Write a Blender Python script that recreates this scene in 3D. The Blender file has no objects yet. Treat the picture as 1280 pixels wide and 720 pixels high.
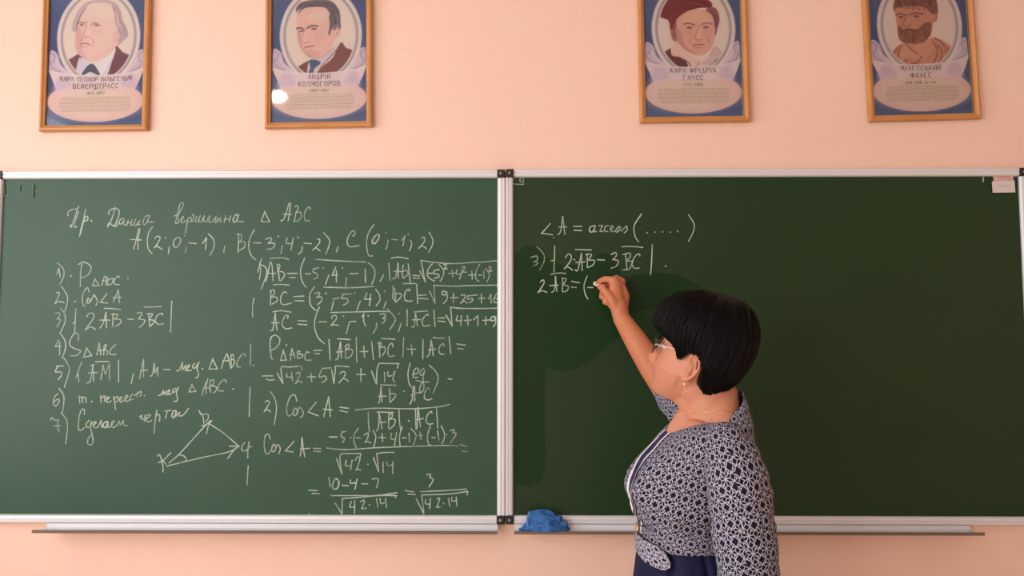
import bpy, bmesh, math, random
import numpy as np
from mathutils import Vector, Matrix, noise
from mathutils.bvhtree import BVHTree

# ------------------------------------------------------------------ camera
R = math.radians
D_CAM = 2.27
CAM = Vector((0.0, -D_CAM, 1.45))
YAW, PITCH, ROLL = R(0.70), R(4.0), R(0.0)
FPX = 1000.0
scene = bpy.context.scene
cam_data = bpy.data.cameras.new('camera')
cam_data.sensor_width = 36.0
cam_data.lens = 36.0 * FPX / 1280.0
cam_data.clip_start = 0.05
cam = bpy.data.objects.new('camera', cam_data)
scene.collection.objects.link(cam)
cam.location = CAM
cam.rotation_euler = (math.pi / 2 + PITCH, ROLL, YAW)
scene.camera = cam
_cm = cam.rotation_euler.to_matrix()

# ------------------------------------------------------------------ world, lights, exposure
world = bpy.data.worlds.new('world')
scene.world = world
world.use_nodes = True
world.node_tree.nodes['Background'].inputs['Color'].default_value = (0.75, 0.86, 1.0, 1)
world.node_tree.nodes['Background'].inputs['Strength'].default_value = 1.0
scene.view_settings.view_transform = 'Standard'
scene.view_settings.look = 'None'
scene.view_settings.gamma = 1.0
scene.view_settings.exposure = -0.36

X_LEFT, X_RIGHT, Y_BACK, Z_CEIL = -2.45, 3.9, -6.2, 3.15
WINDOWS = [(-2.15, -0.65), (-3.9, -2.55), (-5.7, -4.35)]      # y ranges of the windows in the left wall
WIN_Z = (0.82, 2.72)

def area_light(name, loc, rot, sx, sy, power, color):
    l = bpy.data.lights.new(name, 'AREA')
    l.shape = 'RECTANGLE'; l.size = sx; l.size_y = sy
    l.energy = power; l.color = color
    o = bpy.data.objects.new(name, l)
    o.location = loc; o.rotation_euler = rot
    scene.collection.objects.link(o)
    return o

WIN_POWER = [52, 82, 78]
for (y0, y1), p in zip(WINDOWS, WIN_POWER):
    area_light('window_daylight', (X_LEFT - 0.10, (y0 + y1) / 2, sum(WIN_Z) / 2), (0, -math.pi / 2, 0),
               WIN_Z[1] - WIN_Z[0], y1 - y0, p, (1.0, 0.99, 0.985))

# ------------------------------------------------------------------ helpers
def lin(c):
    out = []
    for v in c[:3]:
        v = v / 255.0
        out.append(v / 12.92 if v <= 0.04045 else ((v + 0.055) / 1.055) ** 2.4)
    return tuple(out) + (1.0,)

def W(px, py, y=0.0):
    """point of the plane at world depth y that the photograph shows at pixel px, py"""
    d = _cm @ Vector(((px - 640) / FPX, -(py - 360) / FPX, -1.0))
    t = (y - CAM.y) / d.y
    return CAM + d * t

def M(name, color, rough=0.6, metal=0.0, spec=0.5, build=None):
    m = bpy.data.materials.new(name)
    m.use_nodes = True
    nt = m.node_tree
    b = nt.nodes['Principled BSDF']
    b.inputs['Base Color'].default_value = lin(color)
    b.inputs['Roughness'].default_value = rough
    b.inputs['Metallic'].default_value = metal
    b.inputs['Specular IOR Level'].default_value = spec
    if build: build(nt, b)
    return m

def node(nt, kind, **kw):
    n = nt.nodes.new(kind)
    for k, v in kw.items(): setattr(n, k, v)
    return n

def noisy(color2, scale=8.0, lo=0.4, hi=0.7, detail=4.0, bump=0.0, bscale=200.0, rough=None):
    def f(nt, b):
        c1 = tuple(b.inputs['Base Color'].default_value)
        tc = node(nt, 'ShaderNodeTexCoord')
        nz = node(nt, 'ShaderNodeTexNoise'); nz.inputs['Scale'].default_value = scale; nz.inputs['Detail'].default_value = detail
        nt.links.new(tc.outputs['Object'], nz.inputs['Vector'])
        r = node(nt, 'ShaderNodeValToRGB')
        r.color_ramp.elements[0].position = lo; r.color_ramp.elements[1].position = hi
        r.color_ramp.elements[0].color = c1; r.color_ramp.elements[1].color = lin(color2)
        nt.links.new(nz.outputs['Fac'], r.inputs['Fac'])
        nt.links.new(r.outputs['Color'], b.inputs['Base Color'])
        if bump:
            n2 = node(nt, 'ShaderNodeTexNoise'); n2.inputs['Scale'].default_value = bscale; n2.inputs['Detail'].default_value = 3
            nt.links.new(tc.outputs['Object'], n2.inputs['Vector'])
            bp = node(nt, 'ShaderNodeBump'); bp.inputs['Strength'].default_value = bump; bp.inputs['Distance'].default_value = 0.002
            nt.links.new(n2.outputs['Fac'], bp.inputs['Height'])
            nt.links.new(bp.outputs['Normal'], b.inputs['Normal'])
    return f

def attr_color(nt, b):
    a = node(nt, 'ShaderNodeVertexColor'); a.layer_name = 'Col'
    nt.links.new(a.outputs['Color'], b.inputs['Base Color'])

def link(name, me, mat=None, parent=None, smooth=False):
    o = bpy.data.objects.new(name, me)
    scene.collection.objects.link(o)
    if mat is not None and not me.materials: me.materials.append(mat)
    if smooth: me.polygons.foreach_set('use_smooth', [True] * len(me.polygons))
    if parent is not None:
        o.parent = parent
        o.matrix_parent_inverse = Matrix.Translation(-WLOC.get(parent.name, Vector((0, 0, 0))))
        WLOC[o.name] = Vector((0, 0, 0))
    else:
        WLOC[o.name] = Vector((0, 0, 0))
    return o
WLOC = {}

def thing(name, label, cat, loc, group=None):
    o = bpy.data.objects.new(name, None)
    o.empty_display_size = 0.05
    scene.collection.objects.link(o)
    o.location = loc
    WLOC[o.name] = Vector(loc)
    o['label'] = label; o['category'] = cat
    if group: o['group'] = group
    return o

def tag(o, label, cat, group=None):
    o['label'] = label; o['category'] = cat
    if group: o['group'] = group
    return o

def mesh(name, verts, faces):
    me = bpy.data.meshes.new(name)
    me.from_pydata([tuple(v) for v in verts], [], faces)
    me.validate(); me.update()
    return me

def bm_mesh(name, bm):
    bmesh.ops.recalc_face_normals(bm, faces=bm.faces)
    me = bpy.data.meshes.new(name)
    bm.to_mesh(me); bm.free()
    return me

def box_bm(lo, hi, bevel=0.0, bm=None, mat=None):
    b = bmesh.new()
    r = bmesh.ops.create_cube(b, size=1.0)
    lo = Vector(lo); hi = Vector(hi)
    for v in b.verts:
        v.co = Vector(((v.co.x + .5) * (hi.x - lo.x) + lo.x, (v.co.y + .5) * (hi.y - lo.y) + lo.y, (v.co.z + .5) * (hi.z - lo.z) + lo.z))
    if bevel: bmesh.ops.bevel(b, geom=b.edges[:], offset=bevel, segments=2, affect='EDGES', profile=0.7)
    if mat is not None: bmesh.ops.transform(b, matrix=mat, verts=b.verts)
    if bm is None: return b
    tmp = bpy.data.meshes.new('t'); b.to_mesh(tmp); b.free(); bm.from_mesh(tmp); bpy.data.meshes.remove(tmp)
    return bm

def box(name, lo, hi, m, parent=None, bevel=0.0, mat=None):
    return link(name, bm_mesh(name, box_bm(lo, hi, bevel, mat=mat)), m, parent)

def struct(o):
    o['kind'] = 'structure'
    return o

def catmull(pts, n=5, closed=False):
    P = [np.array(p, float) for p in pts]
    if len(P) < 3: return P
    out = []
    m = len(P)
    rng = range(m) if closed else range(m - 1)
    for i in rng:
        if closed: p0, p1, p2, p3 = P[(i - 1) % m], P[i], P[(i + 1) % m], P[(i + 2) % m]
        else: p0, p1, p2, p3 = P[max(i - 1, 0)], P[i], P[i + 1], P[min(i + 2, m - 1)]
        for k in range(n):
            t = k / n
            out.append(0.5 * ((2 * p1) + (-p0 + p2) * t + (2 * p0 - 5 * p1 + 4 * p2 - p3) * t * t + (-p0 + 3 * p1 - 3 * p2 + p3) * t ** 3))
    if not closed: out.append(P[-1])
    return out

def tube_geo(pts, radii, n=16, caps=True, flat=None, up=None):
    """tapered tube along pts with rounded ends; flat = per-point ratio of the second radius"""
    P = [Vector(p) for p in pts]
    Rr = list(radii) if hasattr(radii, '__len__') else [radii] * len(P)
    T = []
    for i in range(len(P)):
        a = P[max(i - 1, 0)]; b = P[min(i + 1, len(P) - 1)]
        T.append((b - a).normalized())
    if up is None:
        up = Vector((0, 0, 1)) if abs(T[0].z) < 0.9 else Vector((1, 0, 0))
    N = (Vector(up) - T[0] * T[0].dot(Vector(up))).normalized()
    rings = []
    fl = flat if flat is not None else [1.0] * len(P)
    if not hasattr(fl, '__len__'): fl = [fl] * len(P)
    frames = []
    for i in range(len(P)):
        if i: N = (N - T[i] * N.dot(T[i])).normalized()
        frames.append((N.copy(), T[i].cross(N)))
    seq = []
    if caps:
        for a in (0.2, 0.5, 0.8):
            seq.append((P[0] - T[0] * Rr[0] * math.cos(a * math.pi / 2), Rr[0] * math.sin(a * math.pi / 2), 0))
    for i in range(len(P)): seq.append((P[i], Rr[i], i))
    if caps:
        L = len(P) - 1
        for a in (0.8, 0.5, 0.2):
            seq.append((P[L] + T[L] * Rr[L] * math.cos(a * math.pi / 2), Rr[L] * math.sin(a * math.pi / 2), L))
    V, F = [], []
    for c, r, i in seq:
        A, B = frames[i]
        for k in range(n):
            th = 2 * math.pi * k / n
            V.append(c + A * (r * math.cos(th)) + B * (r * fl[i] * math.sin(th)))
    m = len(seq)
    for j in range(m - 1):
        for k in range(n):
            F.append((j * n + k, j * n + (k + 1) % n, (j + 1) * n + (k + 1) % n, (j + 1) * n + k))
    if caps:
        a = len(V); V.append(seq[0][0] - T[0] * Rr[0] * 0.05)
        b = len(V); V.append(seq[-1][0] + T[-1] * Rr[-1] * 0.05)
        for k in range(n):
            F.append((a, (k + 1) % n, k)); F.append((b, (m - 1) * n + k, (m - 1) * n + (k + 1) % n))
    return V, F

class Geo:
    def __init__(s): s.V = []; s.F = []
    def add(s, VF):
        V, F = VF; o = len(s.V)
        s.V += [Vector(v) for v in V]; s.F += [tuple(i + o for i in f) for f in F]
        return s
    def build(s, name, m, parent=None, smooth=True):
        return link(name, mesh(name, s.V, s.F), m, parent, smooth)

def tube(name, pts, radii, m, parent=None, n=12, caps=True, flat=None):
    return Geo().add(tube_geo(pts, radii, n, caps, flat)).build(name, m, parent)

def sphere_geo(c, rx, ry=None, rz=None, seg=16, ring=10, mat3=None):
    ry = ry or rx; rz = rz or rx
    V, F = [], []
    for j in range(ring + 1):
        ph = math.pi * j / ring
        for k in range(seg):
            th = 2 * math.pi * k / seg
            v = Vector((rx * math.sin(ph) * math.cos(th), ry * math.sin(ph) * math.sin(th), rz * math.cos(ph)))
            if mat3: v = mat3 @ v
            V.append(Vector(c) + v)
    for j in range(ring):
        for k in range(seg):
            F.append((j * seg + k, (j + 1) * seg + k, (j + 1) * seg + (k + 1) % seg, j * seg + (k + 1) % seg))
    return V, F

def ribbon_geo(pts, width, fn):
    """flat ribbon through 2D points; fn maps (x, y) to a world point"""
    P = [np.array(p, float) for p in pts]
    V, F = [], []
    n = len(P)
    for i in range(n):
        a = P[max(i - 1, 0)]; b = P[min(i + 1, n - 1)]
        t = b - a; L = np.hypot(*t); t = t / L if L > 1e-9 else np.array([1.0, 0])
        nn = np.array([-t[1], t[0]])
        w = width[i] if hasattr(width, '__len__') else width
        c = P[i]
        if i == 0: c = c - t * w * 0.3
        if i == n - 1: c = c + t * w * 0.3
        V.append(fn(*(c + nn * w / 2))); V.append(fn(*(c - nn * w / 2)))
    for i in range(n - 1):
        F.append((2 * i, 2 * i + 1, 2 * i + 3, 2 * i + 2))
    return V, F

# ------------------------------------------------------------------ materials
def wall_nodes(nt, b):
    noisy((244, 208, 189), 1.3, 0.35, 0.65, 5, bump=0.25, bscale=60)(nt, b)
wall_mat = M('painted peach plaster', (246, 212, 195), 0.5, spec=0.4, build=wall_nodes)
ceil_mat = M('white ceiling paint', (225, 222, 216), 0.9)
floor_mat = M('beige floor linoleum', (222, 206, 184), 0.45, build=noisy((208, 190, 166), 6))
white_mat = M('white window paint', (238, 238, 236), 0.4)
alu_mat = M('satin aluminium', (226, 227, 232), 0.38, metal=0.15, spec=.6)
lip_mat = M('brown tray lip', (120, 100, 88), 0.5)
cap_mat = M('black plastic', (34, 24, 24), 0.45)
screw_mat = M('steel screw', (150, 140, 136), 0.4, metal=0.6)

def board_nodes(nt, b):
    tc = node(nt, 'ShaderNodeTexCoord')
    mp = node(nt, 'ShaderNodeMapping'); mp.inputs['Scale'].default_value = (1.0, 1, 2.2)
    nt.links.new(tc.outputs['Object'], mp.inputs['Vector'])
    nz = node(nt, 'ShaderNodeTexNoise'); nz.inputs['Scale'].default_value = 2.2; nz.inputs['Detail'].default_value = 3
    nt.links.new(mp.outputs['Vector'], nz.inputs['Vector'])
    r = node(nt, 'ShaderNodeValToRGB')
    r.color_ramp.elements[0].position = 0.3; r.color_ramp.elements[1].position = 0.75
    r.color_ramp.elements[0].color = lin(BOARD_A); r.color_ramp.elements[1].color = lin(BOARD_B)
    nt.links.new(nz.outputs['Fac'], r.inputs['Fac']); nt.links.new(r.outputs['Color'], b.inputs['Base Color'])
BOARD_A, BOARD_B = (36, 76, 58), (44, 82, 62)  # left board paler: chalk dust, plus some window glare put into the colour
dusty_glare_board_mat = M('dusty green enamel with painted glare', BOARD_A, 0.44, spec=0.42, build=board_nodes)
BOARD_A, BOARD_B = (24, 54, 26), (30, 58, 30)
board_mat = M('green chalkboard enamel', BOARD_A, 0.42, spec=0.33, build=board_nodes)
wet_mat = M('freshly wiped board enamel', (8, 50, 18), 0.42, spec=0.25)
tape_mat = M('dark tape residue', (26, 62, 46), 0.5, spec=.2)

def chalk_nodes(nt, b):
    out = nt.nodes['Material Output']
    tc = node(nt, 'ShaderNodeTexCoord')
    nz = node(nt, 'ShaderNodeTexNoise'); nz.inputs['Scale'].default_value = 320; nz.inputs['Detail'].default_value = 2
    nt.links.new(tc.outputs['Object'], nz.inputs['Vector'])
    n2 = node(nt, 'ShaderNodeTexNoise'); n2.inputs['Scale'].default_value = 14; n2.inputs['Detail'].default_value = 2
    nt.links.new(tc.outputs['Object'], n2.inputs['Vector'])
    ad = node(nt, 'ShaderNodeMath', operation='ADD'); nt.links.new(nz.outputs['Fac'], ad.inputs[0]); nt.links.new(n2.outputs['Fac'], ad.inputs[1])
    mr = node(nt, 'ShaderNodeMapRange'); mr.inputs['From Min'].default_value = 0.75; mr.inputs['From Max'].default_value = 1.15
    mr.inputs['To Min'].default_value = CHALK_LO; mr.inputs['To Max'].default_value = 0.95
    nt.links.new(ad.outputs[0], mr.inputs['Value'])
    tr = node(nt, 'ShaderNodeBsdfTransparent'); mx = node(nt, 'ShaderNodeMixShader')
    nt.links.new(mr.outputs['Result'], mx.inputs['Fac']); nt.links.new(tr.outputs[0], mx.inputs[1]); nt.links.new(b.outputs[0], mx.inputs[2])
    nt.links.new(mx.outputs[0], out.inputs['Surface'])
CHALK_LO = 0.45
chalk_mat = M('chalk line', (188, 206, 190), 0.95, spec=0.1, build=chalk_nodes)
CHALK_LO = 0.1
faint_mat = M('faint chalk line', (150, 168, 140), 0.95, spec=0.1, build=chalk_nodes)

# ------------------------------------------------------------------ room shell
struct(box('floor', (X_LEFT - .3, Y_BACK - .2, -0.1), (X_RIGHT + .2, 0.2, 0.0), floor_mat))
struct(box('ceiling', (X_LEFT - .3, Y_BACK - .2, Z_CEIL), (X_RIGHT + .2, 0.2, Z_CEIL + .1), ceil_mat))
struct(box('wall_front', (X_LEFT - .3, 0.0, 0.0), (X_RIGHT + .2, 0.15, Z_CEIL), wall_mat))
struct(box('wall_right', (X_RIGHT, Y_BACK, 0.0), (X_RIGHT + .15, 0.0, Z_CEIL), wall_mat))
struct(box('wall_back', (X_LEFT - .3, Y_BACK - .15, 0.0), (X_RIGHT + .2, Y_BACK, Z_CEIL), wall_mat))
bmw = bmesh.new()
x0, x1 = X_LEFT - 0.28, X_LEFT
box_bm((x0, Y_BACK, 0), (x1, 0, WIN_Z[0]), bm=bmw)
box_bm((x0, Y_BACK, WIN_Z[1]), (x1, 0, Z_CEIL), bm=bmw)
ys = [Y_BACK] + [v for w in sorted(WINDOWS) for v in w] + [0.0]
for k in range(0, len(ys), 2): box_bm((x0, ys[k], WIN_Z[0]), (x1, ys[k + 1], WIN_Z[1]), bm=bmw)
struct(link('wall_left', bm_mesh('wall_left', bmw), wall_mat))
for k, (y0, y1) in enumerate(WINDOWS):
    b = bmesh.new()
    for (a0, a1, z0, z1) in ((y0, y0 + .06, *WIN_Z), (y1 - .06, y1, *WIN_Z), (y0, y1, WIN_Z[0], WIN_Z[0] + .06), (y0, y1, WIN_Z[1] - .06, WIN_Z[1]),
                             ((y0 + y1) / 2 - .025, (y0 + y1) / 2 + .025, *WIN_Z)):
        box_bm((X_LEFT - .08, a0, z0), (X_LEFT - .03, a1, z1), bm=b)
    struct(link('window_%d' % (k + 1), bm_mesh('window', b), white_mat))
for nm, lo, hi in (('baseboard_front', (X_LEFT, -0.015, 0), (X_RIGHT, 0, 0.09)), ('baseboard_right', (X_RIGHT - .015, Y_BACK, 0), (X_RIGHT, -0.015, 0.09))):
    struct(box(nm, lo, hi, M('brown baseboard paint', (120, 80, 55), 0.5)))
from mathutils.geometry import tessellate_polygon
# ------------------------------------------------------------------ chalk traces: (origin x, origin y, zoom) and strokes in zoomed pixels
CHALK = {}
def T(key, ox, oy, s, txt): CHALK.setdefault(key, []).append((ox, oy, s, txt))

# left board, heading line
T('heading', 60, 250, 7.111, """180,140 175,115 200,90 245,80 268,75; 275,55 258,90 235,165 212,220 198,236; 195,225 205,242 215,236; 272,105 250,165 236,215 240,243 256,232;
335,80 318,160 295,250 280,325; 290,300 310,220 335,150 355,150 350,180 325,188; 380,183 390,184;
600,65 580,130 555,200 530,240; 545,130 540,105 560,85 600,75 630,90 632,130 610,190 590,235; 530,240 540,205 560,215 590,235 610,230 625,200;
680,170 655,165 635,190 640,215 660,205 680,170 672,210 690,225; 715,175 700,225; 700,200 735,200; 750,175 735,225 752,218;
780,170 765,220 785,222 805,190; 815,180 800,222 820,215; 855,165 845,200 858,218 880,200 893,160 905,145 885,138 862,150; 893,160 890,190 905,198 940,195;
1150,150 1180,90 1205,45 1195,25 1175,35 1160,90 1140,170 1135,205 1155,205 1165,180 1150,165 1135,180; 1120,145 1150,130;
1185,180 1205,160 1200,145 1185,160 1185,195 1205,200 1225,180; 1245,160 1235,215 1222,290; 1235,195 1255,155 1275,160 1270,190 1250,195""")
T('heading', 240, 250, 7.111, """0,130 15,140 10,180 0,190; 45,140 28,188 50,185 75,135 62,190 85,190 110,135 102,185 130,190 150,140; 165,140 150,190 175,195 205,150; 215,140 205,200 222,190 235,160 240,190;
252,150 257,200; 300,140 285,200; 285,170 335,170; 345,140 330,195; 375,150 365,185 378,198 398,180 408,145 415,135 395,130 378,143; 405,160 405,185 420,192 460,190;
650,100 632,145 615,190; 615,190 690,195; 690,195 645,100; 790,185 815,170 845,90 860,40 875,30 870,90 855,185; 810,125 885,130;
915,60 935,50 945,75 925,110 910,190; 930,110 965,110 970,150 940,185 905,190; 1050,85 1045,65 1020,75 1000,120 1000,165 1015,185 1045,183""")
T('coordinates', 60, 250, 7.111, """760,440 785,350 805,260 815,270 800,350 800,435; 730,350 830,355; 930,238 895,290 883,370 895,440 925,475;
950,345 965,325 990,325 995,345 975,385 945,425; 945,425 965,410 985,420 1015,438; 1042,335 1047,336; 1078,415 1070,480; 1145,335 1120,360 1115,400 1135,420 1165,400 1180,355 1165,335 1140,335;
1213,315 1218,316; 1230,410 1220,470; 1250,380 1320,388""")
T('coordinates', 240, 250, 7.111, """95,385 130,335; 130,335 120,440; 145,300 190,350 195,420 160,490; 290,410 282,465; 415,300 410,465; 400,305 440,310 440,345 420,375; 420,375 465,370 470,410 440,440 410,445;
555,265 515,340 505,420 525,490 565,530; 545,380 610,382; 655,350 700,335 705,360 675,385; 675,385 730,385 730,415 700,435 665,437; 765,322 770,323; 805,400 790,480;
845,340 840,385 890,385; 900,340 880,445; 940,332 946,332; 980,410 975,450 945,485; 995,383 1060,388; 1115,350 1135,350 1130,385 1075,445; 1075,445 1100,425 1140,455; 1170,290 1220,350 1220,400 1190,480""")
T('coordinates', 400, 270, 8, """180,305 165,360; 325,200 345,190 350,165 330,150 300,175 275,230 275,280 300,308 340,305 395,295; 540,85 485,170 465,270 475,360 495,400 525,397;
570,185 535,220 522,260 535,278 565,260 590,215 590,190 570,182; 658,168 664,170; 680,240 678,280 660,330; 720,233 775,238; 820,245 850,195; 850,195 830,298; 880,183 885,183; 905,245 918,280 895,350;
1015,225 1035,210 1050,225 1035,270 985,325; 985,325 1020,300 1065,325; 1090,160 1128,240 1120,300 1085,365""")
# vector AB, BC, AC
T('vectors', 315, 315, 6.54, """80,50 60,110; 60,225 72,150 62,112; 48,165 60,118; 60,100 110,125 120,180 75,305; 145,52 250,48 300,62; 115,240 135,150 150,80 165,120 172,235; 115,175 195,175;
205,110 215,100 230,115 210,160; 208,110 225,235; 215,160 255,165 265,195 235,235; 290,175 370,175; 305,208 360,210; 432,48 400,130 400,200 420,260 445,288; 435,178 480,178;
500,140 548,128; 505,140 500,165 530,175 535,205 505,222; 580,130 585,130; 628,190 600,265; 685,125 655,190; 655,190 700,190; 690,150 690,248; 738,130 743,130; 772,210 765,280; 800,178 868,175; 925,140 928,248;
950,88 995,130 1005,190 980,262; 522,60 700,72 930,82; 585,287 750,292 870,290 995,280;
175,268 240,265 305,272; 155,315 150,438; 145,320 180,310 180,345 155,370; 160,370 200,370 205,400 165,425; 285,335 265,325 238,360 235,410 260,432 325,415; 340,365 425,360; 350,398 425,400;
512,285 475,340 475,420 500,460 525,478; 515,340 550,330 550,350 530,370; 530,370 570,370 565,405 535,430; 603,338 608,338; 668,400 650,475; 660,385 715,375; 740,345 810,343; 745,345 735,380 775,380 785,410 745,435;
838,335 843,335; 885,400 855,485; 940,335 920,385; 920,385 975,385; 970,345 960,438; 1010,305 1040,345 1045,395 1015,440; 645,495 850,490 1047,485 1120,488;
170,490 240,480 320,492; 150,640 172,630 190,500 195,560 205,640; 160,578 225,580; 290,545 295,520 270,525 248,570 250,605 280,628 325,620; 375,560 450,565; 375,590 450,595; 552,450 522,520 511,600 530,680 560,722 592,748;
550,570 610,570; 655,545 655,525 685,520 690,545 645,600; 645,605 665,595 710,600; 745,525 751,525; 795,580 770,670; 795,570 850,568; 900,530 915,505; 915,505 912,560 930,608; 948,522 953,522; 1018,580 1015,620 990,665; 18,375 5,440 5,530""")
T('vector_lengths', 475, 315, 6.54, """0,510 30,505 45,520 20,545; 20,545 45,545 35,570 15,585; 60,465 110,520 125,560 80,635; 152,505 158,505; 175,580 150,650; 0,240 30,188; 35,320 38,322; 50,405 30,460; 88,52 150,42 230,55; 72,90 82,235;
100,215 125,215 140,150 148,90; 148,90 150,215; 110,158 175,160; 190,105 182,175 190,215; 185,160 215,150 230,180 190,215; 230,95 248,250; 190,258 290,258; 270,190 325,195; 270,212 322,215;
325,155 350,200 370,245; 370,245 345,120 335,70; 330,68 450,85 600,95 800,82; 810,85 965,70; 965,72 960,100; 428,95 390,150 395,205 445,238; 395,173 430,175; 440,150 485,143; 445,150 440,175 480,185 480,205 445,215;
480,100 520,150 515,200 490,240; 520,105 545,100 540,115 525,140; 525,140 550,135; 560,175 620,172; 590,148 595,205; 630,145 625,180 665,178; 675,145 650,222; 670,130 690,118 690,140 665,165; 665,165 710,165; 725,190 780,185; 750,155 755,222;
815,100 785,160 785,220 810,240; 805,190 835,188; 850,155 850,215; 860,135 895,180 875,245; 885,130 905,120 905,140 885,160; 885,160 915,155;
108,275 105,375; 105,375 130,412; 120,300 130,410; 130,345 160,335 175,360 130,412; 240,320 240,305 215,315 200,350 205,390 230,403 265,398; 300,262 308,420; 315,355 380,350; 315,378 395,385; 405,320 450,422; 450,422 440,275;
438,272 600,280 700,275; 700,275 960,270; 960,270 958,285; 545,330 515,320 510,350 540,345 545,325; 545,325 550,380 520,420; 575,375 640,372; 600,335 600,412; 665,355 690,350 695,370 660,420; 660,420 690,400 710,420;
715,360 795,350; 720,355 718,385 755,380 750,405 720,415; 805,380 860,378; 828,345 830,418; 885,385 905,345; 905,345 910,418; 955,340 930,380 935,410 960,410 966,385 940,380;
222,470 222,605; 280,490 390,482; 258,610 280,605 290,500; 290,500 300,560 305,605; 265,555 335,552; 395,520 385,510 355,540 345,580 360,605 410,598; 440,475 450,610; 472,540 530,538; 475,565 535,570; 540,515 590,605; 590,605 578,455;
575,450 650,460 780,462 955,460; 635,520 625,560 670,560; 665,520 660,605; 690,560 745,556; 715,520 720,600; 765,555 800,520; 800,520 800,605; 840,560 895,555; 865,525 865,595; 940,530 915,530 905,560 935,558 945,530; 945,530 945,580 925,612""")
T('perimeter', 315, 410, 8, """195,85 180,150 185,230 195,305 210,308; 180,110 220,72 270,95 275,150 230,205 180,222; 341,170 346,171; 315,220 285,325; 285,325 345,320; 345,320 310,220; 385,325 390,260 400,205; 400,205 430,300; 375,270 425,265;
455,300 455,235 480,235 470,265; 470,265 510,265 500,290 460,305; 570,245 545,240 528,290 540,320 595,320; 620,225 700,222; 625,255 675,258; 770,115 782,325; 855,108 985,115; 835,318 860,300 870,220 885,140; 885,140 895,300; 845,240 910,235;
935,180 935,300; 930,185 965,160 970,190 940,215; 940,215 1005,220 990,280 945,305; 1043,95 1048,340; 1080,235 1158,235; 1118,180 1125,290; 1197,135 1215,320;
105,480 205,478; 140,510 180,522 225,515; 250,450 310,555; 310,555 290,420 300,385; 300,385 380,390 470,382; 350,450 350,490 400,490; 395,440 405,530; 440,460 465,445 480,470 435,555; 435,555 465,530 505,548; 490,378 497,430; 555,488 635,488; 590,450 598,540;
705,405 785,398; 700,410 670,490 725,480 745,510 700,548; 795,415 820,555; 820,555 835,385; 835,378 970,388; 880,455 910,435 935,450 920,490 870,550; 870,550 915,505 965,532; 1045,465 1135,465; 1090,405 1088,540""")
T('perimeter', 455, 410, 8, """175,105 310,112; 150,150 160,295; 140,155 165,140 170,180 158,198; 155,200 205,190 210,230 185,275; 290,190 280,155 250,175 238,240 255,285 305,275; 397,95 388,290; 430,212 515,212; 472,160 482,270; 590,115 588,310; 695,95 750,102 800,100;
630,288 655,250 672,120; 672,120 685,200 692,275; 645,220 715,210; 798,185 800,160 775,165 752,200 752,240 770,262 798,262; 850,88 868,255; 930,160 1015,172; 940,205 995,212;
75,430 125,560; 125,560 130,420 150,355; 150,352 250,355 350,355; 345,358 333,400; 205,445 208,540; 240,435 240,480 280,475; 308,432 290,500 305,545; 462,350 440,450 450,550 475,590;
495,460 535,450 545,410 515,405 490,460 500,495 540,490; 600,405 570,425 560,465 585,470 610,420 590,500 600,580 590,630 560,635 560,590 590,530; 520,522 580,538 655,540; 650,370 720,440 740,520 690,655; 840,508 880,512""")
T('cosine_formula', 440, 465, 8, """285,130 440,132; 260,312 275,290 290,150; 290,150 300,300; 265,245 340,240; 375,165 380,305; 380,215 430,220 430,250 385,300; 515,193 520,194; 580,322 605,260 610,150; 625,150 628,295; 610,150 625,145; 590,235 625,215 700,205; 775,175 760,160 730,200 725,260 760,280 800,265;
35,380 250,362 600,368 850,350 975,325; 163,400 165,500 175,600; 250,400 415,405; 245,590 265,550 270,410; 270,410 285,480 300,568; 265,510 335,500; 370,420 365,560; 365,430 400,420 400,450 375,470; 375,470 430,475 420,530 370,575; 470,378 475,500 490,590; 565,488 570,489;
635,370 640,575; 650,570 660,350; 660,350 685,550; 640,480 715,465; 800,415 790,395 755,430 740,490 770,522 808,515; 845,355 858,562""")
T('cosine_formula', 315, 475, 7.2, """115,200 140,185 155,210 110,285; 110,285 135,265 165,285; 168,105 210,180 220,270 200,405; 405,190 385,135 345,150 315,230 315,300 335,325 365,300; 385,255 370,300 390,320 410,285 395,255 380,265; 410,285 430,245 460,285 455,320 435,338;
578,200 505,288; 505,288 595,322; 645,330 670,230 690,150; 690,150 705,330; 640,262 722,270; 790,245 870,255; 790,275 860,290""")
T('cosine_values', 315, 475, 7.2, """165,535 150,490 120,500 110,580 120,650 145,665 165,640; 190,580 175,630 195,645 215,610 200,578 185,590; 215,610 235,580 255,620 240,665; 380,550 300,638; 300,638 370,648; 435,685 445,600 450,515; 450,515 460,600 475,690; 435,620 520,615; 555,615 620,618; 555,640 620,645""")
T('cosine_values', 370, 535, 5.565, """215,140 350,150 600,135 1000,122 1125,125; 1140,115 1190,130; 1155,160 1190,165; 230,62 285,62; 320,28 348,24; 320,28 315,60 338,72 325,102; 378,68 383,68; 435,0 403,50 405,100 420,135; 415,68 450,70; 475,50 500,35 500,65 480,100; 480,100 500,95 520,105;
535,15 555,60 540,135; 575,65 625,68; 598,38 603,95; 665,35 660,75 690,75; 700,30 685,122; 740,-10 720,60 725,130; 740,68 765,70; 785,35 790,97; 800,5 835,50 818,115; 850,52 880,50; 862,28 870,80; 935,-15 915,50 920,110 940,120; 945,68 970,65; 985,20 995,85;
1010,-15 1035,50 1015,110; 1046,45 1050,45; 1070,20 1100,10 1090,35; 1090,35 1115,40 1075,105; 280,210 320,320; 320,320 305,215 315,180; 315,178 450,178; 350,225 345,262 380,262; 390,222 380,290; 410,225 430,200 445,215 420,295; 415,292 430,285 450,292; 452,180 440,225;
498,252 503,253; 538,205 575,305; 575,305 562,180; 562,178 620,170 682,170; 605,235 607,310; 630,235 640,262 670,255; 675,232 672,318""")
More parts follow.
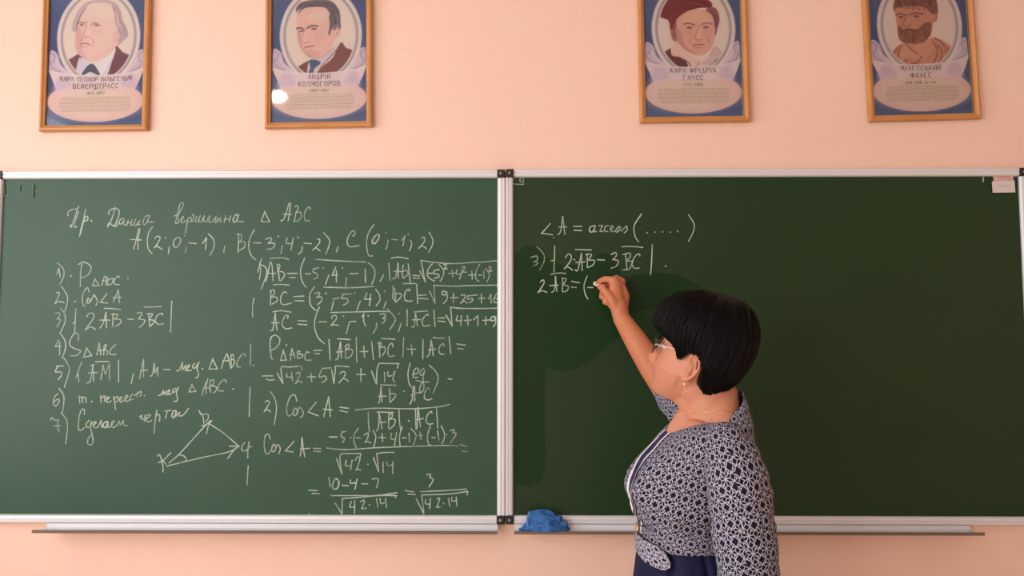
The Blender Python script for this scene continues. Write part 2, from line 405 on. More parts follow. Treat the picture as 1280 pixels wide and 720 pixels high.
T('result', 370, 535, 5.565, """85,432 150,436; 110,455 165,458; 230,345 238,410; 270,355 255,390 262,425 290,415 298,370 275,350; 320,398 365,402; 380,360 380,385 415,380; 425,355 410,428; 455,388 500,388; 530,355 565,352 572,370 560,415; 240,470 400,470 550,470 705,450; 270,520 320,598; 320,598 322,490;
322,490 450,482 580,470 700,470; 700,470 690,485; 385,510 375,550 410,548; 408,505 408,592; 450,515 470,500 475,520 455,560; 455,560 490,558; 510,535 515,535; 560,490 570,555; 585,490 590,525 615,520; 622,490 630,555; 760,435 820,445; 780,460 830,463;
910,325 935,322 930,345; 930,345 955,360 925,410; 865,442 1000,437 1185,425; 835,490 890,598; 890,598 875,470; 875,465 1000,462 1100,455 1195,440; 1195,440 1190,465; 905,495 900,525 935,530; 935,490 930,560; 980,495 1000,492 978,553; 975,552 1003,550; 1025,525 1030,525; 1060,490 1070,545; 1085,480 1085,510 1110,505; 1115,480 1118,545; 92,595 92,605""")
T('task_list', 60, 320, 7.111, """80,165 98,108; 98,108 110,190; 80,60 135,110 140,180 105,250; 202,177 208,177; 300,70 290,150 288,270; 270,75 320,55 380,90 370,150 330,185 295,188; 420,200 395,265; 395,265 455,262; 455,262 415,200; 480,262 500,185 515,190 515,260; 480,220 525,225; 530,185 530,258; 535,215 575,200 570,245 535,258; 635,190 620,180 590,215 595,250 635,255; 708,200 714,200;
75,330 95,320 100,345 60,425; 65,425 95,405 145,415; 120,270 170,350 170,420 150,490; 236,405 246,405; 365,320 350,280 325,310 305,370 315,440 335,440; 355,380 345,415 365,415 375,390 355,375; 380,405 410,340; 410,345 440,400 425,440; 525,335 465,412; 465,412 530,418; 580,410 610,340 625,300; 625,300 635,415; 575,370 650,368; 500,465 570,468 645,475;
65,510 100,505 105,530 80,560; 85,560 110,570 80,632; 108,458 150,520 150,590 108,690; 248,472 237,680; 220,600 242,585; 345,540 365,510 405,515 400,560 330,655; 330,660 380,630 425,655; 460,640 490,600 515,500; 515,500 520,640; 462,570 550,570; 580,510 575,630; 565,520 620,520 600,555; 585,560 645,565 640,600 600,625; 710,560 765,565; 860,455 1005,450;
790,510 830,500 830,525 800,560; 810,560 860,570 850,600 810,635; 895,510 905,630; 880,515 930,515 900,560; 905,565 945,580 905,630; 1020,525 1010,510 970,530 955,580 985,608 1030,600; 1100,400 1090,675""")
T('task_list', 60, 410, 7.111, """95,105 65,165; 65,165 115,165; 105,120 103,240; 105,45 150,110 155,180 125,270; 270,110 270,60 240,45 200,100 195,155 240,185 290,205 250,245 200,245; 345,175 315,260; 315,260 390,245; 390,245 340,175; 435,240 455,130; 455,130 470,240; 440,200 490,195; 495,240 500,160 520,150 505,190; 500,195 530,205 525,238; 600,150 575,170 545,215 560,235 605,235;
75,340 140,335; 90,340 65,390 115,390 120,420 90,458; 140,265 185,340 185,400 145,530; 298,305 265,395; 265,395 275,480; 250,440 268,395; 345,488 375,470 400,330; 400,330 405,475; 380,335 410,325; 360,400 440,395; 420,300 545,298; 470,460 490,330; 490,330 510,410; 510,410 545,320; 545,320 548,465; 628,290 627,480; 760,405 740,495; 815,450 850,275; 850,275 850,435; 820,380 885,372; 905,430 930,410 945,315; 945,315 950,400; 950,400 975,350; 975,350 975,430; 1030,368 1085,370""")
T('task_list', 180, 430, 8, """325,265 350,265 385,185; 385,185 385,260; 385,260 420,210; 420,210 415,265 435,265; 440,235 460,215 445,210 435,240 445,270 475,260; 510,195 490,215 490,240 515,235 550,180; 550,180 530,250 545,290 535,335 510,335; 582,247 589,247; 690,145 650,250; 650,250 735,250; 735,250 685,150;
775,245 800,160 830,98; 830,98 850,160 868,242; 785,170 855,165; 870,110 875,240; 865,120 890,105 895,150; 880,155 910,170 885,230; 1015,130 1010,100 970,115 930,190 935,225 965,230; 1068,0 1062,215; 1090,213 1096,213;
145,512 165,510 195,465; 195,465 190,505; 190,505 225,470; 225,470 215,505 240,505; 240,490 260,465 245,460 240,490 255,505 280,490; 320,440 290,460 290,485 320,470 345,430; 345,430 325,500 335,540 325,575 300,570; 480,405 450,480; 450,480 520,475; 520,475 475,405; 580,510 600,440 640,345; 640,345 622,420 620,500; 590,445 650,440; 668,360 658,430 670,485; 660,370 695,360 695,400 665,420; 670,420 725,430 720,465 695,490;
820,385 815,358 780,370 745,420 745,465 795,470; 886,450 894,450; 1062,435 1055,600 1052,722""")
T('task_list', 60, 480, 6.4, """80,75 50,110 45,160 65,175 90,140 80,120 55,140; 88,35 125,90 125,170 115,230; 250,95 255,155; 255,110 275,105 275,150; 275,115 300,105 305,150; 348,140 353,141; 420,90 425,150; 430,110 455,95 450,140; 470,130 490,110 475,105 465,130 480,150 505,135; 525,100 535,160 540,205; 525,125 555,100 560,130 540,145;
575,130 595,110 580,105 572,130 585,145 610,130; 615,125 640,100 625,90 615,120 630,140 655,125; 680,80 660,100 660,125 685,120; 690,95 715,72 712,105; 715,75 745,60 740,100; 768,92 773,92;
20,290 30,270 55,290 85,285; 85,285 75,330 90,385; 45,335 105,335; 105,230 150,290 155,370 140,480; 290,245 290,205 265,210 245,290 245,360 265,370 290,350; 330,290 305,320 315,350 345,330 350,300; 350,300 340,340 360,440 350,485 320,480 320,440 345,410; 365,330 385,310 372,300 362,330 380,350 400,340; 400,345 425,290; 425,290 430,345;
475,300 450,310 440,340 465,345 480,300; 480,300 480,345 500,340; 505,330 530,300 515,300 505,330 525,350 545,330; 550,335 568,295; 568,295 578,330; 578,330 603,290; 603,290 605,325 635,335; 730,265 750,250 745,280 775,275; 775,250 770,300; 780,285 820,250 790,250 785,285 805,305 830,290; 870,210 855,310 850,395; 865,260 880,240 895,260 890,300; 930,215 985,212; 955,215 940,275;
1000,225 990,260 1010,265 1025,215 1000,220; 1030,220 1020,260 1045,230; 1055,225 1050,255 1085,245 1125,195""")
T('triangle_drawing', 180, 500, 6.54, """205,515 290,440 400,320 500,210 545,165; 470,210 510,200 558,170; 555,170 530,200 510,275; 450,85 458,105 470,120; 455,100 480,130 490,190; 475,120 520,115 525,150 505,175; 535,195 650,270 775,378; 700,378 780,378; 775,380 735,410 685,478; 185,540 350,500 500,465 690,425 775,378; 285,448 330,460 348,495;
110,460 130,450 155,540 155,588; 120,510 155,495 220,430; 150,490 180,525; 825,350 805,370 800,410 830,415 855,395; 860,340 850,400 848,475; 855,385 880,380; 852,535 842,695""")
# right board
T('arccosine_line', 660, 255, 5.536, """155,135 95,203; 95,203 170,213; 205,212 225,190 240,85; 240,85 255,210; 215,160 268,158; 315,155 375,155; 320,182 372,184; 460,150 430,160 428,190 450,190 465,150; 465,150 460,190 475,190; 490,150 515,148; 515,148 497,188; 497,188 520,190; 560,150 535,155 530,185 555,192; 575,175 590,160 580,150 570,175 585,192 605,180;
625,160 605,185 620,192 640,165 625,155; 645,188 682,150; 682,150 686,180 665,200; 785,70 735,150 740,220 765,262; 821,198 826,198; 878,195 882,195; 928,193 932,193; 983,195 987,195; 1033,190 1038,190; 1110,75 1150,140 1140,200 1110,258""")
T('third_task_line', 660, 255, 5.536, """185,290 180,470; 158,392 180,392; 260,370 280,345 300,365 290,400 250,450; 250,450 275,435 308,458; 317,385 323,385; 325,455 345,455 370,340; 370,340 375,460; 330,405 395,400; 410,345 410,440; 400,350 440,350 415,390; 420,390 460,390 450,420 415,440; 328,315 438,318; 480,385 530,388;
575,350 605,335 610,360 585,385; 590,385 625,395 610,430 575,445; 650,295 720,294 795,300; 675,345 685,455; 655,350 705,340 705,370 680,390; 685,395 720,400 700,450 655,455; 775,360 765,345 735,370 722,420 740,445 770,442; 860,280 855,400 848,490; 950,430 956,430""")
T('doubled_vector_line', 660, 255, 5.536, """155,488 200,478 262,480; 85,540 105,525 110,550 70,610; 70,612 100,600 130,612; 165,610 185,590 190,500; 190,500 200,605; 150,565 210,562; 240,510 238,605; 235,515 265,520 245,555; 245,560 278,570 270,600 238,608; 300,535 355,545; 300,575 335,578; 410,498 388,560 395,620 415,658; 412,577 450,578""")
T('faint_marks', 660, 255, 5.536, """20,370 60,360 65,385 40,400; 45,400 70,410 35,430; 62,295 110,350 110,400 78,458; 175,232 180,233""")
T('faint_marks', 600, 200, 16, """665,350 660,480; 660,480 865,490; 865,490 870,350; 830,375 795,390 805,430 840,435""")

LEFT_KEYS = ['heading', 'coordinates', 'vectors', 'vector_lengths', 'perimeter', 'cosine_formula', 'cosine_values', 'result', 'task_list', 'triangle_drawing']
RIGHT_KEYS = ['arccosine_line', 'third_task_line', 'doubled_vector_line', 'faint_marks']
KEY_NAME = {'triangle_drawing': 'chalk_triangle', 'faint_marks': 'faint_chalk_mark'}
KEY_LABEL = {'triangle_drawing': 'chalk triangle with arrows', 'faint_marks': 'faint half wiped chalk mark'}

def chalk_objects(keys, parent, y):
    """every symbol or word (strokes closer than a few pixels) becomes a part of its own"""
    rnd = random.Random(5)
    for k in keys:
        strokes = []
        for ox, oy, s, txt in CHALK[k]:
            for st in txt.replace('\n', ' ').split(';'):
                pts = [tuple(map(float, q.split(','))) for q in st.split()]
                if len(pts) < 2: continue
                pts = [(ox + a / s, oy + b / s) for a, b in pts]
                if len(pts) > 2: pts = catmull(pts, 5)
                else:
                    a, b = np.array(pts[0]), np.array(pts[1]); pts = [a + (b - a) * t for t in (0, .33, .66, 1)]
                strokes.append(np.array(pts))
        n = len(strokes); par = list(range(n))
        def root_(i):
            while par[i] != i: i = par[i]
            return i
        for i in range(n):
            for j in range(i):
                d = np.sqrt(((strokes[i][:, None] - strokes[j][None]) ** 2).sum(-1)).min()
                if d < (99 if k == 'triangle_drawing' else 3.2): par[root_(i)] = root_(j)
        groups = {}
        for i in range(n): groups.setdefault(root_(i), []).append(strokes[i])
        for grp in groups.values():
            g = Geo()
            for pts in grp:
                P3 = [W(p[0], p[1], y) for p in pts]
                q = [(p.x, p.z) for p in P3]
                dot = (P3[0] - P3[-1]).length < 0.004
                base = (0.0048 if dot else 0.0036) * CHALK_W
                w = [base * (0.75 + 0.45 * rnd.random()) for _ in q]
                ww = [(w[max(i - 1, 0)] + w[i] + w[min(i + 1, len(w) - 1)]) / 3 for i in range(len(w))]
                yy = y - rnd.random() * 0.0002
                g.add(ribbon_geo(q, ww, lambda a, b: Vector((a, yy, b))))
            o = g.build(KEY_NAME.get(k, 'chalk_writing'), faint_mat if k == 'faint_marks' else chalk_mat, parent, smooth=False)
            if k in ('triangle_drawing', 'faint_marks'): o['label'] = KEY_LABEL[k]
CHALK_W = 0.86

# ------------------------------------------------------------------ chalkboards
RAIL = 0.022       # rail width
Y_SURF = -0.014
PROFILE = [(0, 0.002), (0, 0.022), (0.002, 0.025), (0.007, 0.025), (0.008, 0.0225), (0.0115, 0.0225), (0.0125, 0.025), (0.0185, 0.0235), (0.0215, 0.0195), (0.022, 0.016), (0.022, 0.002)]
def rail_mesh(a, b, inward):
    """extruded aluminium profile from a to b (x, z); inward = unit vector to the board's middle"""
    V, F = [], []
    n = len(PROFILE)
    for e in (a, b):
        for (w, d) in PROFILE:
            V.append((e[0] + inward[0] * w, -d, e[1] + inward[1] * w))
    for i in range(n):
        j = (i + 1) % n
        F.append((i, j, n + j, n + i))
    F.append(tuple(range(n))); F.append(tuple(range(2 * n - 1, n - 1, -1)))
    b_ = bmesh.new(); me = mesh('rail', V, F); b_.from_mesh(me)
    return bm_mesh('rail', b_)

def chalkboard(x0, x1, z0, z1, label, keys, tray_x, surf_mat):
    root = thing('chalkboard', label, 'chalkboard', ((x0 + x1) / 2, 0, z0))
    link('writing_surface', mesh('surf', [(x0 + .01, Y_SURF, z0 + .01), (x1 - .01, Y_SURF, z0 + .01), (x1 - .01, Y_SURF, z1 - .01), (x0 + .01, Y_SURF, z1 - .01),
         (x0 + .01, -0.002, z0 + .01), (x1 - .01, -0.002, z0 + .01), (x1 - .01, -0.002, z1 - .01), (x0 + .01, -0.002, z1 - .01)],
         [(0, 1, 2, 3), (7, 6, 5, 4), (0, 4, 5, 1), (1, 5, 6, 2), (2, 6, 7, 3), (3, 7, 4, 0)]), surf_mat, root)
    c = RAIL
    link('frame_rail', rail_mesh((x0 + c, z1), (x1 - c, z1), (0, -1)), alu_mat, root)
    link('frame_rail', rail_mesh((x0 + c, z0), (x1 - c, z0), (0, 1)), alu_mat, root)
    link('frame_rail', rail_mesh((x0, z0 + c), (x0, z1 - c), (1, 0)), alu_mat, root)
    link('frame_rail', rail_mesh((x1, z0 + c), (x1, z1 - c), (-1, 0)), alu_mat, root)
    for cx, sx in ((x0, 1), (x1, -1)):
        for cz, sz in ((z0, 1), (z1, -1)):
            xa, xb = sorted((cx + sx * .0004, cx + sx * (c + .0012))); za, zb = sorted((cz - sz * .001, cz + sz * (c + .0012)))
            cap = box('corner_cap', (xa, -0.0275, za), (xb, -0.002, zb), cap_mat, root, bevel=0.003)
            mx, mz = (xa + xb) / 2, (za + zb) / 2
            s = Geo().add(tube_geo([(mx, -0.0272, mz), (mx, -0.0292, mz)], 0.0048, 14)).build('screw', screw_mat, cap)
    # tray under the bottom rail
    ta, tb = tray_x
    zt = z0 - 0.0115
    tb_ = box_bm((ta, -0.064, zt - 0.003), (tb, -0.003, zt)); box_bm((ta, -0.027, zt), (tb, -0.003, z0 - .0006), bm=tb_)
    tr = link('chalk_tray', bm_mesh('chalk_tray', tb_), alu_mat, root)
    V = []
    prof = [(-0.064, zt - .0065), (-0.0675, zt - .0065), (-0.070, zt - .004), (-0.070, zt + .0005), (-0.068, zt + .0015), (-0.0642, zt + .0015)]
    for e in (ta - (.016 if ta < -1 else 0), tb + (.016 if tb > .5 else 0)):
        for q in prof: V.append((e, q[0], q[1]))
    n = len(prof)
    F = [(i, (i + 1) % n, n + (i + 1) % n, n + i) for i in range(n)] + [tuple(range(n)), tuple(range(2 * n - 1, n - 1, -1))]
    b_ = bmesh.new(); b_.from_mesh(mesh('lip', V, F))
    lip = link('tray_lip', bm_mesh('lip', b_), lip_mat, tr); lip['label'] = 'brown edge strip along the tray'
    chalk_objects(keys, root, Y_SURF - 0.0006)
    return root, zt

zl1 = W(300, 213.6, -0.02).z; zl0 = W(300, 653.8, -0.02).z
zr1 = W(950, 211.4, -0.02).z; zr0 = W(950, 655.4, -0.02).z
xm = W(631.6, 430, -0.02).x
left_board, zt_l = chalkboard(W(-5.5, 215, -.02).x, xm - .0006, zl0, zl1, 'green chalkboard on the left, filled with chalk maths and a triangle', LEFT_KEYS, (W(63, 660, -.01).x, W(622, 660, -.03).x), dusty_glare_board_mat)
right_board, zt_r = chalkboard(xm + .0006, W(1283.5, 215, -.02).x, zr0, zr1, 'green chalkboard on the right, mostly empty with a dark wiped patch', RIGHT_KEYS, (W(643, 660, -.03).x, W(1208, 660, -.01).x), board_mat)

# wiped patch on the right board
wet = [(642, 330), (645, 318), (655, 308), (668, 306), (680, 314), (690, 327), (705, 331), (722, 331), (738, 325), (748, 318), (757, 316), (767, 321), (774, 336), (779, 346), (790, 345), (815, 341), (843, 343), (862, 350), (876, 360),
       (850, 372), (815, 386), (790, 391), (779, 402), (775, 414), (770, 424), (757, 434), (754, 440), (747, 443), (744, 450), (737, 450), (733, 457), (726, 456), (720, 463), (712, 461), (704, 466), (696, 462), (690, 464), (684, 457),
       (682, 480), (681, 520), (682, 560), (680, 592), (674, 604), (667, 605), (664, 610), (658, 606), (651, 608), (645, 603), (642, 590)]
pts = catmull(wet, 4, closed=True)
b_ = bmesh.new()
P_ = [W(p[0], p[1], Y_SURF - 0.0003) for p in pts]
vs = [b_.verts.new(p) for p in P_]
for tri in tessellate_polygon([[Vector((p.x, p.z, 0)) for p in P_]]):
    if len(set(tri)) == 3: b_.faces.new([vs[i] for i in tri])
o = link('wiped_patch', bm_mesh('wiped_patch', b_), wet_mat, right_board); o['label'] = 'darker damp patch left by wiping'
# tape residue, top left
for (a, b, c, d) in ((5.6, 231.5, 9.6, 244.5), (24.2, 231.5, 28, 240), (41, 230.5, 45, 248)):
    g = Geo(); P = [W(a, b, Y_SURF - .0004), W(c, b, Y_SURF - .0004), W(c, d, Y_SURF - .0004), W(a, d, Y_SURF - .0004)]
    g.add((P, [(0, 1, 2, 3)]))
    t = g.build('tape_mark', tape_mat, left_board, False)
    g = Geo()
    for i in ((0, 3), (3, 2), (2, 1)):
        q = [(P[i[0]].x, P[i[0]].z), ((P[i[0]].x + P[i[1]].x) / 2, (P[i[0]].z + P[i[1]].z) / 2), (P[i[1]].x, P[i[1]].z)]
        g.add(ribbon_geo(q, 0.0013, lambda x, z: Vector((x, Y_SURF - .0007, z))))
    g.build('tape_outline', faint_mat, t, False)

# note taped to the right board
note = thing('paper_note', 'small white paper card stuck to the upper right corner of the chalkboard', 'paper note', tuple(W(1254, 232, Y_SURF - .002)))
def slab(name, quad, y, th, m, parent):
    P = [W(q[0], q[1], y) for q in quad]
    n = len(P)
    V = [Vector((p.x, y, p.z)) for p in P] + [Vector((p.x, y + th, p.z)) for p in P]
    F = [tuple(range(n)), tuple(range(2 * n - 1, n - 1, -1))] + [(i, (i + 1) % n, n + (i + 1) % n, n + i) for i in range(n)]
    b_ = bmesh.new(); b_.from_mesh(mesh(name, V, F))
    return link(name, bm_mesh(name, b_), m, parent)
f = slab('folded_flap', [(1242.2, 226.5), (1242, 220.5), (1249, 220), (1253, 221), (1258, 219), (1261, 219.8), (1262.5, 217.6), (1264, 219), (1266.5, 217.4), (1266.8, 226.5)], Y_SURF - .0032, .0022, M('pinkish paper', (205, 160, 148), .8, build=noisy((222, 190, 180), 60)), note)
f['label'] = 'torn pinkish upper flap'
cc = slab('card', [(1240.2, 226.7), (1268, 225.5), (1269.3, 240.4), (1241.2, 240.8)], Y_SURF - .0052, .0018, M('white paper', (218, 208, 206), .8), note)
g = Geo()
q = [W(a, b, Y_SURF - .0056) for a, b in ((1248, 233), (1250, 232.4), (1252, 233), (1254, 232.2), (1257, 232.6), (1260, 231.6), (1262, 231.9))]
g.add(ribbon_geo([(p.x, p.z) for p in q], .0016, lambda x, z: Vector((x, Y_SURF - .0056, z))))
g.build('handwriting', M('grey ink', (165, 160, 165), .8), cc, False)
g = Geo(); q = [W(1229, 221.5, Y_SURF - .0008), W(1229.2, 224, Y_SURF - .0008), W(1228.8, 227.3, Y_SURF - .0008)]
g.add(ribbon_geo([(p.x, p.z) for p in q], .0034, lambda x, z: Vector((x, Y_SURF - .0008, z))))
g.build('chalk_dab', chalk_mat, right_board, False)

# blue cloth on the tray
cloth_mat = M('blue cotton', (66, 118, 186), 0.85, spec=0.2, build=noisy((48, 94, 160), 40, bump=0.4, bscale=700))
bmc = bmesh.new()
bmesh.ops.create_icosphere(bmc, subdivisions=5, radius=1.0)
cpos = W(681, 662, -0.045)
for v in bmc.verts:
    p = v.co.copy()
    x = p.x
    hgt = float(np.interp(x, [-1, -.9, -.72, -.6, -.2, .25, .6, .85, 1], [.10, .20, .30, .93, 1.0, .92, .72, .42, .10])) / max(.12, math.sqrt(max(0, 1 - x * x)))
    n1 = noise.noise(Vector((p.x * 1.6, p.y * 1.6, p.z * 1.2 + 3)))
    ridge = 1 - abs(noise.noise(Vector((p.x * 1.5 - p.z * 2.4, p.y * 2.0, p.z * 1.6 + p.x + 7)))) * 2.0
    ridge2 = 1 - abs(noise.noise(Vector((p.x * 4 - p.z * 5, p.y * 4, p.z * 4 + 17)))) * 2.0
    k = 1 + 0.16 * n1 + 0.20 * (ridge - .6) + 0.12 * (ridge2 - .6)
    q = Vector((p.x * 0.066 * k, p.y * 0.0235 * k, p.z * 0.050 * hgt * k))
    q.z = max(q.z, 0.0) if p.z > 0 else max(q.z * 0.1, 0)
    v.co = Vector((cpos.x + q.x, -0.0455 + q.y, zt_r + 0.001 + q.z))
cl = thing('wiping_cloth', 'crumpled blue cloth lying on the chalk tray of the right board', 'cloth', (cpos.x, -.048, zt_r))
link('crumpled_cloth', bm_mesh('cloth', bmc), cloth_mat, cl, True)
hp = catmull([W(661, 641, -.075), W(660, 650, -.08), W(661, 660, -.083), W(668, 661.5, -.088), W(676, 659, -.09), W(681, 661.5, -.088), W(679, 663, -.085)], 5)
hp = [Vector((p[0], max(p[1], -.066) , max(p[2], zt_r + .003))) for p in hp]
tube('hem_cord', hp, 0.0017, M('pale blue hem', (92, 138, 200), .8), cl, 8)
# ------------------------------------------------------------------ framed posters
gold_mat = M('golden oak frame', (204, 144, 84), 0.36, build=noisy((192, 130, 72), 8, 0.35, 0.7))
gold_in = M('gilt inner edge', (226, 178, 104), 0.35, metal=0.2)
print_mat = M('poster print', (200, 200, 200), 0.7, spec=0.3, build=attr_color)
ink_mat = M('brown print ink', (104, 84, 92), 0.8)
ink_soft = M('pale brown print ink', (188, 150, 146), 0.8)
def glass_nodes(nt, b):
    out = nt.nodes['Material Output']
    tr = node(nt, 'ShaderNodeBsdfTransparent'); gl = node(nt, 'ShaderNodeBsdfGlossy'); gl.inputs['Roughness'].default_value = 0.04
    fr = node(nt, 'ShaderNodeFresnel'); fr.inputs['IOR'].default_value = 1.45
    mx = node(nt, 'ShaderNodeMixShader')
    nt.links.new(fr.outputs[0], mx.inputs['Fac']); nt.links.new(tr.outputs[0], mx.inputs[1]); nt.links.new(gl.outputs[0], mx.inputs[2])
    nt.links.new(mx.outputs[0], out.inputs['Surface'])
glass_mat = M('picture glass', (255, 255, 255), 0.05, build=glass_nodes)
back_mat = M('brown backing board', (110, 80, 55), .8)

class Canvas:
    def __init__(s, X, Y):
        s.X, s.Y = X, Y
        s.C = np.zeros(X.shape + (3,))
        s.mask = None
    def _dist(s, P, closed):
        X, Y = s.X, s.Y
        pad = 14
        sel = (X > P[:, 0].min() - pad) & (X < P[:, 0].max() + pad) & (Y > P[:, 1].min() - pad) & (Y < P[:, 1].max() + pad)
        x, y = X[sel], Y[sel]
        d = np.full(x.shape, 1e9); ins = np.zeros(x.shape, bool)
        n = len(P)
        for i in range(n if closed else n - 1):
            a, b = P[i], P[(i + 1) % n]
            ab = b - a; L = (ab ** 2).sum() + 1e-9
            t = np.clip(((x - a[0]) * ab[0] + (y - a[1]) * ab[1]) / L, 0, 1)
            d = np.minimum(d, (x - a[0] - t * ab[0]) ** 2 + (y - a[1] - t * ab[1]) ** 2)
            if closed:
                c = ((a[1] > y) != (b[1] > y))
                with np.errstate(divide='ignore', invalid='ignore'):
                    xi = (b[0] - a[0]) * (y - a[1]) / (b[1] - a[1] + 1e-12) + a[0]
                ins ^= c & (x < xi)
        return sel, np.sqrt(d), ins
    def _put(s, sel, a, col):
        if s.mask is not None: a = a * s.mask[sel]
        c = np.array(col, float)
        s.C[sel] = s.C[sel] * (1 - a[:, None]) + c * a[:, None]
    def fill(s, pts, col, soft=3.0, alpha=1.0, smooth=True):
        P = np.array(catmull(pts, 4, True) if smooth else pts, float)
        sel, d, ins = s._dist(P, True)
        sd = np.where(ins, d, -d)
        s._put(sel, np.clip(sd / soft + .5, 0, 1) * alpha, col)
    def line(s, pts, w, col, soft=2.5, alpha=1.0):
        P = np.array(catmull(pts, 4) if len(pts) > 2 else pts, float)
        sel, d, ins = s._dist(P, False)
        s._put(sel, np.clip((w / 2 - d) / soft + .5, 0, 1) * alpha, col)
    def ell(s, cx, cy, a, b, col, soft=4.0, alpha=1.0):
        r = np.sqrt(((s.X - cx) / a) ** 2 + ((s.Y - cy) / b) ** 2)
        al = np.clip((1 - r) * min(a, b) / soft + .5, 0, 1) * alpha
        if s.mask is not None: al = al * s.mask
        c = np.array(col, float); s.C = s.C * (1 - al[..., None]) + c * al[..., None]

def locks(c, seed, lines, n, w, cols, spread, alpha=.7):
    """fine drawn strands following the given guide lines"""
    rnd = random.Random(seed)
    for _ in range(n):
        g = rnd.choice(lines); dx, dy = rnd.uniform(-spread, spread), rnd.uniform(-spread, spread)
        c.line([(x + dx + rnd.uniform(-2, 2), y + dy + rnd.uniform(-2, 2)) for x, y in g], w, rnd.choice(cols), 2.5, alpha)

def portrait_one(c):      # white haired man
    c.fill([(165, 330), (205, 300), (245, 280), (260, 330), (235, 420), (180, 420)], (128, 92, 102))
    c.fill([(432, 240), (470, 270), (515, 305), (500, 420), (360, 420), (390, 330)], (128, 90, 104))
    c.fill([(243, 300), (270, 318), (330, 345), (430, 248), (415, 320), (365, 420), (215, 420), (225, 360)], (214, 212, 232))
    c.fill([(330, 345), (430, 255), (400, 330), (350, 400)], (232, 226, 232), 6)
    c.fill([(250, 400), (280, 350), (310, 333), (335, 360), (355, 402), (320, 385), (295, 378)], (92, 100, 124))
    c.fill([(205, 150), (210, 105), (235, 50), (265, 12), (300, -8), (390, -14), (440, 10), (462, 60), (468, 100), (492, 140), (498, 185), (470, 212), (440, 215), (300, 140), (225, 160)], (196, 180, 188), 6)
    c.fill([(232, 100), (245, 55), (275, 18), (330, 2), (400, 8), (440, 40), (452, 110), (446, 200), (430, 250), (385, 298), (320, 322), (272, 306), (240, 282), (222, 240), (220, 175)], (234, 204, 200), 4)
    c.fill([(222, 180), (240, 130), (262, 190), (258, 260), (290, 315), (262, 300), (232, 275), (222, 235)], (214, 176, 184), 12, .8)
    c.fill([(290, 20), (360, 8), (420, 40), (420, 90), (350, 80), (300, 70)], (240, 214, 206), 20, .8)
    c.ell(340, 210, 50, 45, (238, 206, 200), 30, .7)
    c.fill([(425, 165), (445, 160), (455, 190), (440, 225), (428, 215)], (226, 190, 190), 3)
    for p in ([(222, 150), (228, 110), (250, 60), (275, 25)], [(236, 115), (248, 75), (275, 32)], [(418, 20), (432, 60), (437, 110), (448, 140)], [(448, 160), (470, 180), (466, 205), (445, 235)], [(470, 130), (485, 165), (470, 195)]):
        c.line(p, 6, (152, 134, 146), 4, .8)
    locks(c, 1, [[(222, 150), (230, 95), (255, 45)], [(230, 110), (250, 60), (285, 12)], [(425, 20), (450, 60), (458, 110)], [(455, 90), (482, 140), (488, 185)], [(450, 150), (470, 185), (455, 215)]], 46, 3, [(160, 142, 154), (222, 212, 220), (178, 160, 170)], 11)
    c.line([(228, 118), (246, 108), (272, 112)], 6, (150, 120, 136), 4)
    c.line([(305, 122), (325, 112), (352, 128)], 6, (156, 124, 138), 4)
    c.fill([(286, 60), (300, 100), (296, 150), (300, 186), (284, 188), (276, 150)], (242, 214, 208), 8, .7)
    c.fill([(300, 140), (350, 150), (350, 175), (310, 165)], (224, 190, 190), 26, .4); c.line([(305, 195), (318, 215), (316, 235)], 4, (200, 158, 166), 5)
    c.line([(305, 122), (325, 112), (352, 128)], 5, (182, 150, 160), 4)
    c.ell(256, 122, 12, 7, (170, 140, 156), 4); c.ell(334, 124, 13, 7, (168, 138, 154), 4)
    c.line([(283, 100), (278, 140), (268, 165), (266, 183), (282, 190), (298, 188)], 5, (202, 160, 168), 5)
    c.line([(252, 226), (268, 222), (288, 226), (300, 232)], 5, (168, 118, 136), 4)
    c.line([(258, 240), (280, 244)], 4, (206, 166, 172), 5)
    c.line([(262, 190), (250, 215), (246, 250)], 4, (204, 164, 172), 6); c.line([(420, 245), (360, 290), (310, 300)], 6, (214, 178, 182), 10, .7)

